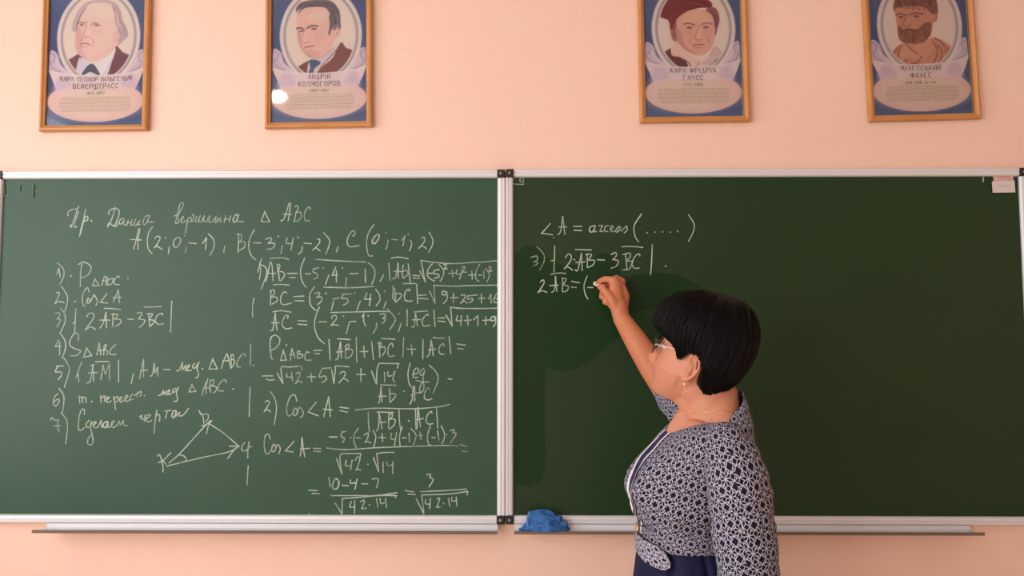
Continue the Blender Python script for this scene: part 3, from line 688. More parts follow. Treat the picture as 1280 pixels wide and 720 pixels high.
def portrait_two(c):      # dark haired man in a red brown jacket
    c.fill([(180, 385), (205, 350), (275, 308), (300, 330), (300, 395), (190, 395)], (126, 84, 84))
    c.fill([(440, 205), (470, 235), (505, 255), (480, 330), (430, 400), (305, 400), (340, 345), (400, 290)], (138, 90, 92))
    c.fill([(275, 305), (330, 290), (425, 215), (440, 210), (400, 270), (330, 350), (300, 395), (262, 395)], (214, 206, 216))
    c.fill([(272, 310), (300, 303), (335, 320), (300, 355), (292, 395), (262, 395), (278, 350)], (88, 104, 140))
    c.fill([(203, 30), (220, -10), (300, -30), (390, -25), (432, 30), (440, 90), (438, 140), (400, 160), (380, 160), (385, 60), (300, 20), (225, 25)], (122, 112, 118), 5)
    c.fill([(208, 45), (230, 18), (300, 10), (360, 15), (385, 60), (388, 140), (405, 110), (430, 110), (442, 150), (432, 175), (412, 190), (395, 235), (340, 280), (290, 296), (262, 285), (228, 240), (212, 190), (206, 120)], (228, 194, 188), 4)
    c.fill([(208, 130), (228, 160), (236, 230), (280, 290), (250, 272), (222, 232), (210, 180)], (204, 164, 168), 10, .8)
    c.fill([(300, 20), (360, 25), (375, 80), (320, 85), (260, 80)], (236, 206, 198), 20, .8)
    c.line([(383, 60), (388, 110), (380, 160)], 10, (112, 104, 112), 5); c.line([(222, 20), (300, 0), (380, 8)], 9, (112, 104, 112), 8)
    locks(c, 2, [[(212, 35), (250, 0), (330, -8)], [(300, -10), (380, 0), (425, 40)], [(395, 30), (412, 80), (405, 130)], [(415, 40), (430, 90), (425, 125)]], 40, 3, [(84, 76, 88), (150, 142, 148), (104, 94, 104)], 10)
    c.fill([(236, 140), (252, 150), (246, 200), (232, 196)], (240, 212, 204), 6, .7); c.fill([(300, 150), (350, 160), (350, 200), (315, 190)], (214, 178, 175), 30, .4)
    c.fill([(260, 262), (300, 255), (330, 270), (300, 294), (270, 288)], (206, 168, 166), 12, .6)
    c.line([(206, 130), (228, 128), (245, 138)], 8, (116, 94, 108), 4); c.line([(262, 128), (290, 114), (318, 118)], 8, (116, 94, 108), 4)
    c.ell(232, 146, 12, 5, (130, 104, 118), 4); c.ell(298, 132, 15, 6, (134, 108, 122), 4)
    c.line([(250, 130), (240, 165), (234, 200), (252, 210), (275, 205)], 5, (196, 152, 158), 5)
    c.line([(250, 238), (268, 232), (300, 226)], 6, (160, 108, 122), 4); c.line([(258, 252), (285, 250)], 4, (200, 158, 160), 5)
    c.line([(300, 185), (318, 205), (322, 225)], 4, (200, 156, 160), 5); c.line([(415, 120), (432, 130), (420, 165)], 4, (190, 148, 152), 4)
    c.line([(400, 240), (350, 280), (300, 300)], 7, (200, 160, 164), 8, .7); c.line([(445, 215), (400, 270), (330, 350)], 4, (104, 66, 76), 3)

def portrait_three(c):    # man in a wine red cap
    c.fill([(165, 300), (195, 265), (240, 250), (300, 310), (315, 370), (200, 370)], (112, 64, 72))
    c.fill([(470, 240), (520, 280), (560, 345), (500, 360), (430, 340)], (196, 176, 188))
    c.fill([(475, 320), (520, 315), (545, 345), (490, 345)], (70, 50, 62))
    c.fill([(420, 20), (470, 10), (495, 60), (488, 120), (472, 180), (430, 200), (400, 100)], (156, 104, 108), 5)
    c.fill([(215, 110), (230, 95), (255, 90), (262, 200), (235, 205), (222, 170)], (184, 128, 124), 4)
    c.fill([(250, 90), (290, 40), (360, 20), (420, 30), (455, 60), (472, 120), (470, 180), (462, 230), (430, 275), (370, 292), (320, 270), (272, 235), (252, 180), (245, 130)], (222, 180, 168), 4)
    c.fill([(300, 50), (380, 30), (430, 60), (440, 100), (360, 95), (290, 95)], (230, 190, 176), 20, .8)
    c.fill([(250, 120), (280, 160), (300, 230), (360, 285), (310, 262), (270, 230), (252, 180)], (196, 144, 142), 12, .7)
    c.fill([(160, 60), (175, 10), (200, -60), (330, -75), (440, -30), (450, 8), (380, 12), (300, 38), (258, 75), (238, 130), (222, 140), (210, 90), (185, 75)], (132, 58, 66), 4)
    c.line([(180, 40), (230, 70), (300, 30), (400, 5)], 5, (108, 44, 54), 6, .7)
    locks(c, 3, [[(440, 20), (470, 60), (478, 120)], [(455, 40), (488, 80), (480, 130)], [(245, 100), (240, 150), (248, 190)]], 30, 3, [(122, 76, 84), (188, 140, 138), (140, 90, 96)], 9)
    locks(c, 5, [[(190, 20), (240, 60), (300, 25)], [(230, 20), (320, -20), (420, -5)]], 14, 5, [(110, 44, 54), (152, 76, 82)], 14, .5)
    c.fill([(372, 120), (388, 150), (386, 192), (366, 188)], (236, 198, 182), 7, .7); c.fill([(300, 150), (345, 150), (350, 180), (310, 180)], (208, 162, 152), 28, .35); c.fill([(405, 145), (450, 145), (445, 180), (410, 178)], (208, 162, 152), 28, .35)
    c.line([(295, 108), (325, 102), (356, 114)], 7, (146, 98, 104), 4); c.line([(395, 110), (425, 100), (455, 108)], 7, (158, 110, 112), 4)
    c.ell(327, 128, 15, 7, (138, 98, 108), 4); c.ell(420, 126, 15, 7, (134, 94, 106), 4)
    c.line([(380, 110), (368, 160), (358, 188), (378, 202), (402, 198)], 5, (188, 134, 132), 5)
    c.line([(345, 234), (375, 228), (410, 228)], 6, (158, 96, 102), 4); c.line([(355, 246), (395, 246)], 4, (190, 140, 138), 5)
    c.line([(335, 190), (328, 220)], 4, (192, 142, 138), 5); c.line([(432, 190), (440, 222)], 4, (188, 136, 134), 5)
    c.fill([(222, 250), (245, 215), (275, 230), (330, 290), (400, 330), (385, 360), (345, 360), (300, 320), (255, 300), (228, 290)], (226, 202, 196), 3)
    c.fill([(400, 335), (450, 290), (475, 245), (520, 285), (450, 330), (420, 350)], (214, 190, 196), 3)
    c.line([(262, 300), (320, 330), (335, 360)], 6, (108, 92, 92), 4); c.line([(370, 350), (385, 335)], 4, (150, 130, 130), 3)

def portrait_four(c):     # bearded ancient bust
    c.fill([(185, 360), (205, 280), (260, 225), (320, 230), (440, 190), (510, 215), (548, 260), (530, 370), (190, 370)], (206, 156, 138), 5)
    c.fill([(265, 235), (330, 240), (430, 195), (450, 230), (420, 290), (370, 320), (300, 300), (262, 320)], (216, 168, 148), 10)
    c.fill([(228, 40), (222, -20), (260, -80), (360, -95), (450, -50), (470, 10), (465, 70), (430, 80), (300, 20)], (140, 96, 88), 6)
    c.fill([(230, 20), (290, 5), (390, 10), (440, 50), (465, 45), (468, 90), (445, 100), (430, 170), (380, 215), (290, 222), (248, 190), (240, 120), (232, 70)], (206, 156, 138), 5)
    c.fill([(246, 115), (275, 140), (300, 132), (350, 140), (385, 110), (430, 100), (432, 160), (400, 205), (350, 224), (290, 222), (256, 200), (246, 160)], (150, 104, 94), 6)
    rnd = random.Random(3)
    for _ in range(120):
        x = rnd.uniform(252, 425); y = rnd.uniform(135, 212)
        if (x - 335) ** 2 / 92 ** 2 + (y - 160) ** 2 / 58 ** 2 > 1: continue
        c.line([(x, y), (x + rnd.uniform(-6, 6), y + 6), (x + rnd.uniform(-9, 9), y + 13)], 3, rnd.choice([(118, 76, 72), (184, 134, 118), (132, 88, 82)]), 3, .8)
    for _ in range(80):
        x = rnd.uniform(232, 462); y = rnd.uniform(-70, 18)
        c.line([(x, y), (x + 8, y + 6), (x + 3, y + 14)], 4, rnd.choice([(108, 72, 68), (172, 126, 112)]), 3, .8)
    c.line([(236, 55), (262, 48), (285, 58)], 7, (120, 80, 76), 4); c.line([(310, 56), (345, 44), (385, 52)], 7, (120, 80, 76), 4)
    c.ell(262, 68, 14, 7, (136, 92, 88), 4); c.ell(350, 64, 16, 7, (136, 92, 88), 4)
    c.line([(296, 50), (282, 85), (268, 110), (292, 122), (318, 112)], 6, (158, 108, 98), 5)
    c.line([(282, 146), (305, 140), (335, 146)], 5, (104, 62, 62), 4)
    c.line([(440, 50), (460, 52), (458, 85), (442, 95)], 4, (150, 102, 94), 4)
    for p in ([(290, 225), (330, 265), (360, 285)], [(262, 235), (245, 290), (250, 350)], [(240, 250), (215, 300), (222, 350)], [(228, 290), (200, 340)], [(450, 190), (500, 225), (520, 290), (500, 350)], [(470, 230), (495, 280), (470, 350)], [(440, 210), (470, 270), (440, 350)], [(530, 250), (535, 300), (520, 340)]):
        c.line(p, 8, (160, 108, 98), 6, .85)
    for p in ([(280, 318), (300, 325)], [(320, 340), (345, 335)], [(380, 300), (340, 350)]): c.line(p, 6, (150, 98, 92), 5)

SERIF = {   # stroke letters in a unit box, y up; capital T after a stroke marks a thin one
 'А': ["0,0 .5,1t", ".5,1 1,0", ".22,.35 .78,.35t"], 'В': ["0.08,0 0.08,1", ".08,1 .8,.95 .8,.55 .08,.53t", ".08,.53 .95,.5 .9,.02 .08,0"], 'Г': [".1,0 .1,1", ".1,1 .9,1 .9,.8t"], 'Д': ["0,-.15 0,.05 1,.05 1,-.15t", ".15,.05 .5,1t", ".5,1 .85,.05"],
 'Е': [".1,0 .1,1", ".1,1 .85,1t", ".1,.52 .7,.52t", ".1,0 .9,0t"], 'Є': [".9,.85 .5,1 .08,.7 .08,.3 .5,0 .9,.15", ".1,.52 .7,.52t"], 'И': [".08,0 .08,1", ".08,0 .92,1t", ".92,0 .92,1"], 'Й': [".08,0 .08,1", ".08,0 .92,1t", ".92,0 .92,1", ".3,1.2 .5,1.12 .7,1.2t"],
 'І': [".5,0 .5,1", ".3,0 .7,0t", ".3,1 .7,1t"], 'К': [".1,0 .1,1", ".1,.5 .85,1t", ".3,.6 .95,0"], 'Л': ["0,0 .5,1t", ".5,1 1,0"], 'М': ["0,0 .15,1t", ".15,1 .5,.3t", ".5,.3 .85,1", ".85,1 1,0"], 'Н': [".08,0 .08,1", ".92,0 .92,1", ".08,.5 .92,.5t"],
 'О': [".5,1 .06,.75 .06,.25 .5,0 .94,.25 .94,.75 .5,1"], 'Р': [".1,0 .1,1", ".1,1 .9,.98 .9,.5 .1,.45"], 'С': [".9,.85 .5,1 .08,.7 .08,.3 .5,0 .9,.15"], 'Т': [".5,0 .5,1", "0,.85 0,1 1,1 1,.85t"], 'У': ["0,1 .5,.4", "1,1 .5,.3 .2,0t"],
 'Ф': [".5,0 .5,1", ".5,.85 .02,.75 .02,.4 .5,.25 .98,.4 .98,.75 .5,.85"], 'Х': ["0,1 1,0", "1,1 0,0t"], 'Ш': [".05,1 .05,0 .95,0 .95,1", ".5,0 .5,1"], 'Ь': [".1,1 .1,0", ".1,.5 .9,.5 .9,0 .1,0"],
 '–': ["0,.45 1,.45t"], '.': [".4,0 .5,.06"], 'д': ["0,-.1 0,.02 .9,.02 .9,-.1t", ".2,.02 .5,.7 .8,.02"], 'о': [".5,.65 .1,.5 .1,.15 .5,0 .9,.15 .9,.5 .5,.65"], 'н': [".1,0 .1,.65", ".9,0 .9,.65", ".1,.33 .9,.33t"], 'е': [".1,.33 .9,.33 .7,.65 .3,.65 .1,.33 .3,0 .85,.08"],
 '0': [".5,1 .1,.75 .1,.25 .5,0 .9,.25 .9,.75 .5,1"], '1': [".2,.8 .5,1 .5,0"], '2': [".1,.8 .5,1 .85,.75 .1,0 .9,0"], '3': [".1,.95 .8,.9 .4,.55 .9,.3 .5,0 .1,.08"], '4': [".7,0 .7,1 .05,.3 .95,.3"], '5': [".85,1 .2,1 .15,.55 .8,.5 .7,0 .1,.05"], '6': [".8,1 .2,.6 .15,.1 .8,.05 .8,.45 .2,.5"],
 '7': [".05,1 .9,1 .4,0"], '8': [".5,.55 .15,.8 .5,1 .85,.8 .5,.55 .1,.25 .5,0 .9,.25 .5,.55"], '9': [".2,0 .8,.4 .85,.9 .2,.95 .2,.55 .8,.5"]}
WIDE = {'Ш': 1.35, 'М': 1.25, 'І': .5, '.': .4, ' ': .7, 'Ф': 1.2, 'О': 1.1, '1': .7, '–': 1.1}

def letters(g, text, cx, base, h, fn, arc=0.0, sp=0.28):
    cw = h * 0.62
    total = sum(cw * WIDE.get(ch, 1) for ch in text) + cw * sp * (len(text) - 1)
    x = cx - total / 2
    for ch in text:
        w = cw * WIDE.get(ch, 1)
        if ch != ' ':
            mid = (x + w / 2 - cx) / 250.0
            by = base + arc * mid * mid
            slope = 2 * arc * mid / 250.0
            for st in SERIF[ch]:
                thin = st.endswith('t')
                P = [tuple(map(float, q.split(','))) for q in st.rstrip('t').split()]
                if len(P) > 3: P = catmull(P, 3)
                pts = [(x + p[0] * w, by + p[1] * h + slope * (p[0] - .5) * w) for p in P]
                if len(pts) == 2: pts = [pts[0], ((pts[0][0] + pts[1][0]) / 2, (pts[0][1] + pts[1][1]) / 2), pts[1]]
                g.add(ribbon_geo(pts, h * (0.07 if thin else 0.125), fn))
        x += w + cw * sp

def poster(px_bl, px_br, crop, inner, paint, lines, dates, nprint, label, seed, tint, sliver=0.0):
    """px_bl, px_br: the frame's lower outer corners in the photograph"""
    yb = -0.012
    A, B = W(*px_bl, yb), W(*px_br, yb)
    ang = math.atan2(B.z - A.z, B.x - A.x) - R(.35)
    wdt = (B - A).length
    hgt = wdt * 1.475
    fw = 0.0165
    ex, ez = Vector((math.cos(ang), 0, math.sin(ang))), Vector((-math.sin(ang), 0, math.cos(ang)))
    def L(u, v, y): return Vector((A.x, 0, A.z)) + ex * u + ez * v + Vector((0, y, 0))
    root = thing('framed_poster', label, 'poster', tuple(L(wdt / 2, 0, -0.01)), 'portrait posters of mathematicians above the boards')
    # mitred frame rails
    prof = [(0, -.003), (0, -.014), (.003, -.019), (.008, -.020), (.0125, -.016), (.0165, -.0145), (.0165, -.003)]
    corners = [(0, 0), (wdt, 0), (wdt, hgt), (0, hgt)]
    for i in range(4):
        c0, c1 = corners[i], corners[(i + 1) % 4]
        def inset(c, d): return (c[0] + (d if c[0] == 0 else -d), c[1] + (d if c[1] == 0 else -d))
        V = [L(*inset(c, p[0]), p[1]) for c in (c0, c1) for p in prof]
        n = len(prof)
        F = [(k, (k + 1) % n, n + (k + 1) % n, n + k) for k in range(n)] + [tuple(range(n)), tuple(range(2 * n - 1, n - 1, -1))]
        b_ = bmesh.new(); b_.from_mesh(mesh('r', V, F))
        link('frame_rail', bm_mesh('frame_rail', b_), gold_mat, root)
    V = [L(fw - .002, fw - .002, -.003), L(wdt - fw + .002, fw - .002, -.003), L(wdt - fw + .002, hgt - fw + .002, -.003), L(fw - .002, hgt - fw + .002, -.003)]
    V += [v + Vector((0, -.002, 0)) for v in V]
    link('backing_board', mesh('backing', V, [(0, 1, 2, 3), (7, 6, 5, 4), (0, 4, 5, 1), (1, 5, 6, 2), (2, 6, 7, 3), (3, 7, 4, 0)]), M('cream mount', (226, 206, 184), .8), root)
    # the print
    pw, ph = wdt - 2 * fw - sliver, hgt - 2 * fw
    nx, ny = 200, int(200 * ph / pw)
    s, t = np.meshgrid(np.linspace(0, 1, nx), np.linspace(0, ph / pw, ny))
    (blx, bly), (brx, bry), (tlx, tly), (trx, try_) = inner
    wi = math.hypot(brx - blx, bry - bly)
    q = t * wi                                         # height above the print's lower edge in crop pixels
    yl = bly + s * (bry - bly) - q
    lx = blx + (tlx - blx) * q / (bly - tly); rx = brx + (trx - brx) * q / (bry - try_)
    X = lx + s * (rx - lx); Y = yl
    # template space: 512 wide, y up
    TX, TY = s * 512, t * 512
    c = Canvas(TX, TY)
    v = (0.5 + 0.5 * np.sin(TX / 90.0 + 1) * np.cos(TY / 120.0))[..., None]
    c.C[:] = np.array((78, 94, 140)) * (1 - v) + np.array((96, 110, 154)) * v
    c.fill([(0, 0), (512, 0), (512, 26), (256, 14), (0, 26)], (92, 124, 168), 30, .8, False)
    c.fill([(8, 400), (22, 408), (50, 385), (70, 330), (125, 270), (100, 220), (14, 290), (6, 345)], (206, 194, 214), 3)
    c.fill([(504, 400), (490, 408), (462, 385), (442, 330), (387, 270), (412, 220), (498, 290), (506, 345)], (206, 194, 214), 3)
    for mx_ in (0, 512):
        f = (lambda a: a) if mx_ == 0 else (lambda a: 512 - a)
        c.line([(f(14), 395), (f(34), 380), (f(30), 350), (f(14), 340), (f(28), 310), (f(70), 290)], 5, (168, 156, 184), 5)
        c.line([(f(40), 360), (f(60), 320), (f(110), 280)], 8, (224, 214, 226), 8)
    cx, cy = 272 if False else 264, 478
    c.ell(cx, cy, 222, 268, (220, 208, 214), 4)
    c.ell(cx, cy, 214, 260, (232, 222, 224), 4)
    c.ell(cx, cy, 203, 248, (178, 168, 172), 4)
    c.ell(cx, cy, 190, 236, (214, 204, 208), 4)
    c.ell(cx, cy, 184, 231, (234, 216, 212), 4)
    r = np.sqrt(((TX - cx) / 184) ** 2 + ((TY - cy) / 231) ** 2)
    mask = np.clip((1 - r) * 60, 0, 1)
    pc = Canvas(X, Y); pc.C = c.C; pc.mask = mask
    paint(pc)
    c.C = pc.C
    c.ell(256, 132, 254, 112, (230, 196, 198), 3)
    c.ell(256, 126, 226, 92, (244, 214, 206), 60, .8)
    c.fill([(2, 300), (60, 286), (140, 274), (256, 270), (370, 276), (450, 288), (510, 310), (508, 300), (490, 250), (462, 190), (370, 200), (256, 202), (150, 200), (50, 184), (28, 240)], (230, 214, 222), 3, 1, False)
    c.fill([(60, 270), (30, 200), (80, 195), (130, 210), (110, 260)], (206, 190, 212), 24, .7)
    c.fill([(452, 276), (478, 205), (440, 198), (390, 212), (410, 262)], (206, 190, 212), 24, .7)
    c.line([(2, 300), (60, 286), (140, 274), (256, 270), (370, 276), (450, 288), (510, 310)], 3, (240, 230, 234), 3)
    col = c.C * np.array(tint)
    col = np.clip(col, 0, 250) / 255.0
    col = np.where(col <= 0.04045, col / 12.92, ((col + .055) / 1.055) ** 2.4)
    px_ = (s * pw + fw); pz_ = (t * pw + fw)
    O = L(0, 0, -0.0062)
    VX = np.stack([O.x + ex.x * px_ + ez.x * pz_, np.full_like(px_, O.y), O.z + ex.z * px_ + ez.z * pz_], -1).reshape(-1, 3)
    idx = np.arange(nx * ny).reshape(ny, nx)
    quads = np.stack([idx[:-1, :-1], idx[:-1, 1:], idx[1:, 1:], idx[1:, :-1]], -1).reshape(-1, 4)
    me = bpy.data.meshes.new('print')
    me.vertices.add(nx * ny); me.vertices.foreach_set('co', VX.ravel())
    me.loops.add(quads.size); me.loops.foreach_set('vertex_index', quads.ravel())
    me.polygons.add(len(quads)); me.polygons.foreach_set('loop_start', np.arange(0, quads.size, 4)); me.polygons.foreach_set('loop_total', np.full(len(quads), 4))
    me.update(calc_edges=True)
    ca = me.color_attributes.new('Col', 'FLOAT_COLOR', 'POINT')
    ca.data.foreach_set('color', np.concatenate([col.reshape(-1, 3), np.ones((nx * ny, 1))], 1).ravel())
    pr = link('poster_print', me, print_mat, root)
    fn = lambda a, b: L(fw + a / 512 * pw, fw + b / 512 * pw, -0.0068)
    g = Geo()
    ys_ = [238, 199]
    for ln, yy in zip(lines, ys_): letters(g, ln, 256, yy, 25 if len(ln) < 16 else 23, fn, arc=10, sp=.42 if len(ln) < 16 else .3)
    letters(g, dates, 256, 167, 15, fn, arc=0, sp=.3)
    g.build('printed_name', ink_mat, pr, False)
    g = Geo(); rnd = random.Random(seed)
    y = 152.0
    for k in range(nprint):
        half = 205 * math.sqrt(max(0.05, 1 - ((y - 120) / 92.0) ** 2)) * .93
        x = 256 - half
        while x < 256 + half:
            wl = rnd.uniform(10, 38); wl = min(wl, 256 + half - x)
            n = max(2, int(wl / 4))
            pts = [(x + wl * i / n, y + rnd.uniform(-1.6, 1.6)) for i in range(n + 1)]
            g.add(ribbon_geo(pts, 1.9, fn))
            x += wl + 5
        y -= 10.5
    g.build('small_print', ink_soft, pr, False)
    V = [L(fw - .002, fw - .002, -.0092), L(wdt - fw + .002, fw - .002, -.0092), L(wdt - fw + .002, hgt - fw + .002, -.0092), L(fw - .002, hgt - fw + .002, -.0092)]
    link('glass_pane', mesh('glass', V, [(0, 1, 2, 3)]), glass_mat, root)
    return root

TI = (1.1, 1.09, 1.07)
poster((48.8, 164.3), (184.5, 162.0), 0, ((65, 668), (577, 665), (90, 0), (595, 0)), portrait_one, ['КАРЛ ТЕОДОР ВІЛЬГЕЛЬМ', 'ВЕЙЄРШТРАСС'], '1815–1897', 8,
       'framed blue poster of a white haired man in a dark coat, leftmost on the wall', 1, TI)
poster((331.2, 160.8), (465.5, 157.6), 0, ((68, 658), (585, 642), (75, 0), (580, 0)), portrait_two, ['АНДРІЙ', 'КОЛМОГОРОВ'], '1903–1987', 8,
       'framed blue poster of a dark haired man in a red brown jacket and blue tie', 2, TI)
poster((800.0, 153.6), (938.0, 151.2), 0, ((78, 655), (632, 648), (65, 0), (610, 0)), portrait_three, ['КАРЛ ФРІДРІХ', 'ГАУСС'], '1777–1855', 8,
       'framed blue poster of a man in a wine red cap and white collar', 3, TI, .003)
poster((1086.6, 152.2), (1226.5, 147.6), 0, ((108, 645), (665, 632), (72, 0), (630, 0)), portrait_four, ['МІЛЕТСЬКИЙ', 'ФАЛЕС'], '624–548 до н.е.', 8,
       'framed blue poster of a bearded ancient bust, rightmost on the wall', 4, TI, .003)

# small ceiling lamp whose glint shows in the second poster's glass
gp = W(346.5, 120.5, -0.011)
dr = (gp - CAM); dr.y = -dr.y; dr.normalize()
tl = (Z_CEIL - 0.06 - gp.z) / dr.z
lp = gp + dr * tl
em = bpy.data.materials.new('lit lamp glass'); em.use_nodes = True
pb = em.node_tree.nodes['Principled BSDF']; pb.inputs['Base Color'].default_value = (1, 1, 1, 1)
pb.inputs['Emission Color'].default_value = (1, .95, .88, 1); pb.inputs['Emission Strength'].default_value = 60
lamp = thing('ceiling_lamp', 'small round white ceiling lamp mirrored in the glass of the second poster', 'lamp', (lp.x, lp.y, Z_CEIL))
Geo().add(tube_geo([(lp.x, lp.y, Z_CEIL - .001), (lp.x, lp.y, Z_CEIL - .02)], .055, 20)).build('lamp_base', white_mat, lamp)
Geo().add(sphere_geo((lp.x, lp.y, Z_CEIL - .058), .064, .064, .038)).build('lamp_glass', em, lamp)
# ------------------------------------------------------------------ the teacher
YC = -0.46
person = thing('person', 'woman with short black hair and glasses in a patterned navy dress, writing on the board', 'person', (0.38, YC, 0))

# bodice rows: z front / side / back, x front / back, half width
ROWS = [(1.018, 1.018, 1.018, .262, .455, .135), (1.038, 1.038, 1.038, .262, .455, .133), (1.058, 1.058, 1.058, .264, .455, .131), (1.085, 1.085, 1.085, .254, .468, .142), (1.14, 1.14, 1.14, .260, .490, .152),
        (1.19, 1.19, 1.19, .275, .500, .161), (1.222, 1.225, 1.235, .298, .505, .168), (1.236, 1.256, 1.285, .310, .503, .158), (1.247, 1.276, 1.325, .320, .495, .128), (1.254, 1.284, 1.345, .327, .492, .100)]
def torso(theta, v, off=0.0, rows=ROWS, bust=1.0, pleat=None):
    n = len(rows) - 1
    f = min(max(v, 0), 1) * n; i = min(int(f), n - 1); t = f - i
    g = lambda k: np.array(rows[min(max(k, 0), n)], float)
    p0, p1, p2, p3 = g(i - 1), g(i), g(i + 1), g(i + 2)
    r = 0.5 * ((2 * p1) + (-p0 + p2) * t + (2 * p0 - 5 * p1 + 4 * p2 - p3) * t * t + (-p0 + 3 * p1 - 3 * p2 + p3) * t ** 3)
    zf, zs, zb, xf, xb, hw = r
    c, s = math.cos(theta), math.sin(theta)
    z = zs + (zf - zs) * max(c, 0) ** 2 + (zb - zs) * max(-c, 0) ** 1.6
    xmid, rr = (xf + xb) / 2, (xb - xf) / 2 + off
    o2 = off + (pleat(theta, v) if pleat else 0)
    rr += (pleat(theta, v) if pleat else 0)
    cc = math.copysign(abs(c) ** .88, c); ss = math.copysign(abs(s) ** .88, s)
    x = xmid - rr * cc
    lat = (hw + o2) * ss
    if bust and c > -0.2:
        for sg in (-1, 1):
            d2 = ((lat - sg * .068) / .052) ** 2 + ((z - 1.135) / (.045 if z < 1.135 else .062)) ** 2
            x -= bust * .030 * math.exp(-d2) * max(0, min(1, c + .3))
            lat += bust * .010 * sg * math.exp(-d2) * (1 if sg * lat > 0 else 0)
    return Vector((x, YC - lat, z))

def grid_obj(name, fn, nu, nv, m, parent, uvfn=None, close_u=True, thick=0.0):
    V, F, UV = [], [], []
    for j in range(nv + 1):
        for i in range(nu if close_u else nu + 1):
            V.append(fn(i / nu, j / nv))
    w = nu if close_u else nu + 1
    fu = []
    for j in range(nv):
        for i in range(nu):
            F.append((j * w + i, j * w + (i + 1) % w if close_u else j * w + i + 1, (j + 1) * w + ((i + 1) % w if close_u else i + 1), (j + 1) * w + i))
            fu.append(((i / nu, j / nv), ((i + 1) / nu, j / nv), ((i + 1) / nu, (j + 1) / nv), (i / nu, (j + 1) / nv)))
    me = bpy.data.meshes.new(name)
    me.from_pydata([tuple(v) for v in V], [], F)
    uvl = me.uv_layers.new(name='UVMap')
    for p, q in zip(me.polygons, fu):
        for li, uv in zip(p.loop_indices, q):
            uvl.data[li].uv = uvfn(*uv) if uvfn else uv
    me.update()
    o = link(name, me, m, parent, True)
    if thick:
        md = o.modifiers.new('thickness', 'SOLIDIFY'); md.thickness = thick; md.offset = -1
    return o

# printed lattice of eight rayed stars
def star_nodes(T_, rot, line=0.025):
    def f(nt, b):
        def mt(op, a, c=None, clamp=False):
            n = node(nt, 'ShaderNodeMath', operation=op); n.use_clamp = clamp
            for k, v in enumerate((a, c)):
                if v is None: continue
                if isinstance(v, (int, float)): n.inputs[k].default_value = v
                else: nt.links.new(v, n.inputs[k])
            return n.outputs[0]
        uv = node(nt, 'ShaderNodeUVMap'); uv.uv_map = 'UVMap'
        mp = node(nt, 'ShaderNodeMapping'); mp.inputs['Rotation'].default_value = (0, 0, rot); mp.inputs['Scale'].default_value = (1 / T_, 1 / T_, 1)
        nt.links.new(uv.outputs[0], mp.inputs['Vector'])
        sx = node(nt, 'ShaderNodeSeparateXYZ'); nt.links.new(mp.outputs[0], sx.inputs[0])
        def fold(v): return mt('ABSOLUTE', mt('SUBTRACT', mt('FRACT', v), 0.5))
        a, c = fold(sx.outputs[0]), fold(sx.outputs[1])
        x, y = mt('MAXIMUM', a, c), mt('MINIMUM', a, c)
        big = 10.0
        d1 = mt('ADD', y, mt('MULTIPLY', mt('GREATER_THAN', x, .293), big))
        d2 = mt('ADD', mt('MULTIPLY', mt('ABSOLUTE', mt('SUBTRACT', mt('SUBTRACT', x, .293), y)), .7071), mt('MULTIPLY', mt('LESS_THAN', x, .28), big))
        d3 = mt('ADD', mt('ABSOLUTE', mt('SUBTRACT', y, .207)), mt('MULTIPLY', mt('LESS_THAN', x, .207), big))
        sm = mt('ADD', x, y)
        d4 = mt('ADD', mt('MULTIPLY', mt('SUBTRACT', x, y), .7071), mt('MULTIPLY', mt('GREATER_THAN', sm, .72), big))
        d5 = mt('MULTIPLY', mt('ABSOLUTE', mt('SUBTRACT', sm, .7071)), .7071)
        d = mt('MINIMUM', mt('MINIMUM', mt('MINIMUM', d1, d2), mt('MINIMUM', d3, d4)), d5)
        fac = node(nt, 'ShaderNodeMapRange'); fac.inputs['From Min'].default_value = line * 1.35; fac.inputs['From Max'].default_value = line * .55
        nt.links.new(d, fac.inputs['Value'])
        mx = node(nt, 'ShaderNodeMix', data_type='RGBA')
        mx.inputs[6].default_value = lin((22, 20, 42)); mx.inputs[7].default_value = lin((186, 184, 202))
        nt.links.new(fac.outputs[0], mx.inputs[0]); nt.links.new(mx.outputs[2], b.inputs['Base Color'])
    return f
TS = .0285
fab_body = M('star lattice fabric', (30, 30, 60), .8, spec=.2, build=star_nodes(TS * 1.1, R(12), .023))
fab_sleeve = M('star lattice sleeve fabric', (30, 30, 60), .8, spec=.2, build=star_nodes(TS, R(-10), .023))
fab_tab = M('star lattice belt fabric', (30, 30, 60), .8, spec=.2, build=star_nodes(.019, R(30), .035))
navy_mat = M('navy cloth', (24, 24, 62), .75, spec=.25, build=noisy((18, 18, 50), 300, bump=.1, bscale=900))
band_mat = M('navy band', (36, 34, 92), .7)
trim_mat = M('white trim', (232, 222, 222), .7)

def wrinkle(p, k=1.0):
    return k * (0.0022 * noise.noise(Vector((p.x * 14, p.y * 14, p.z * 30))) + 0.0016 * noise.noise(Vector((p.x * 40, p.y * 30, p.z * 60 + 5))))
def bodice(u, v):
    th = u * 2 * math.pi
    p = torso(th, v)
    k = 1.0 + 2.2 * math.exp(-((p.z - 1.075) / .03) ** 2)
    w = wrinkle(p, k)
    # folds running from the bust to the waist and from the armpit
    w += .0026 * math.sin(th * 13 + 2 * math.sin(p.z * 40)) * math.exp(-((p.z - 1.08) / .022) ** 2)
    n = Vector((p.x - .375, p.y - YC, 0)).normalized()
    return p + n * w
_vl = [0.0]
for k in range(1, 91): _vl.append(_vl[-1] + (torso(R(50), k / 90) - torso(R(50), (k - 1) / 90)).length)
blouse = grid_obj('bodice', bodice, 168, 90, fab_body, person, lambda u, v: (u * 2 * math.pi * .145, _vl[int(round(v * 90))]), thick=.0022)
blouse['label'] = 'navy bodice with a white star lattice print'

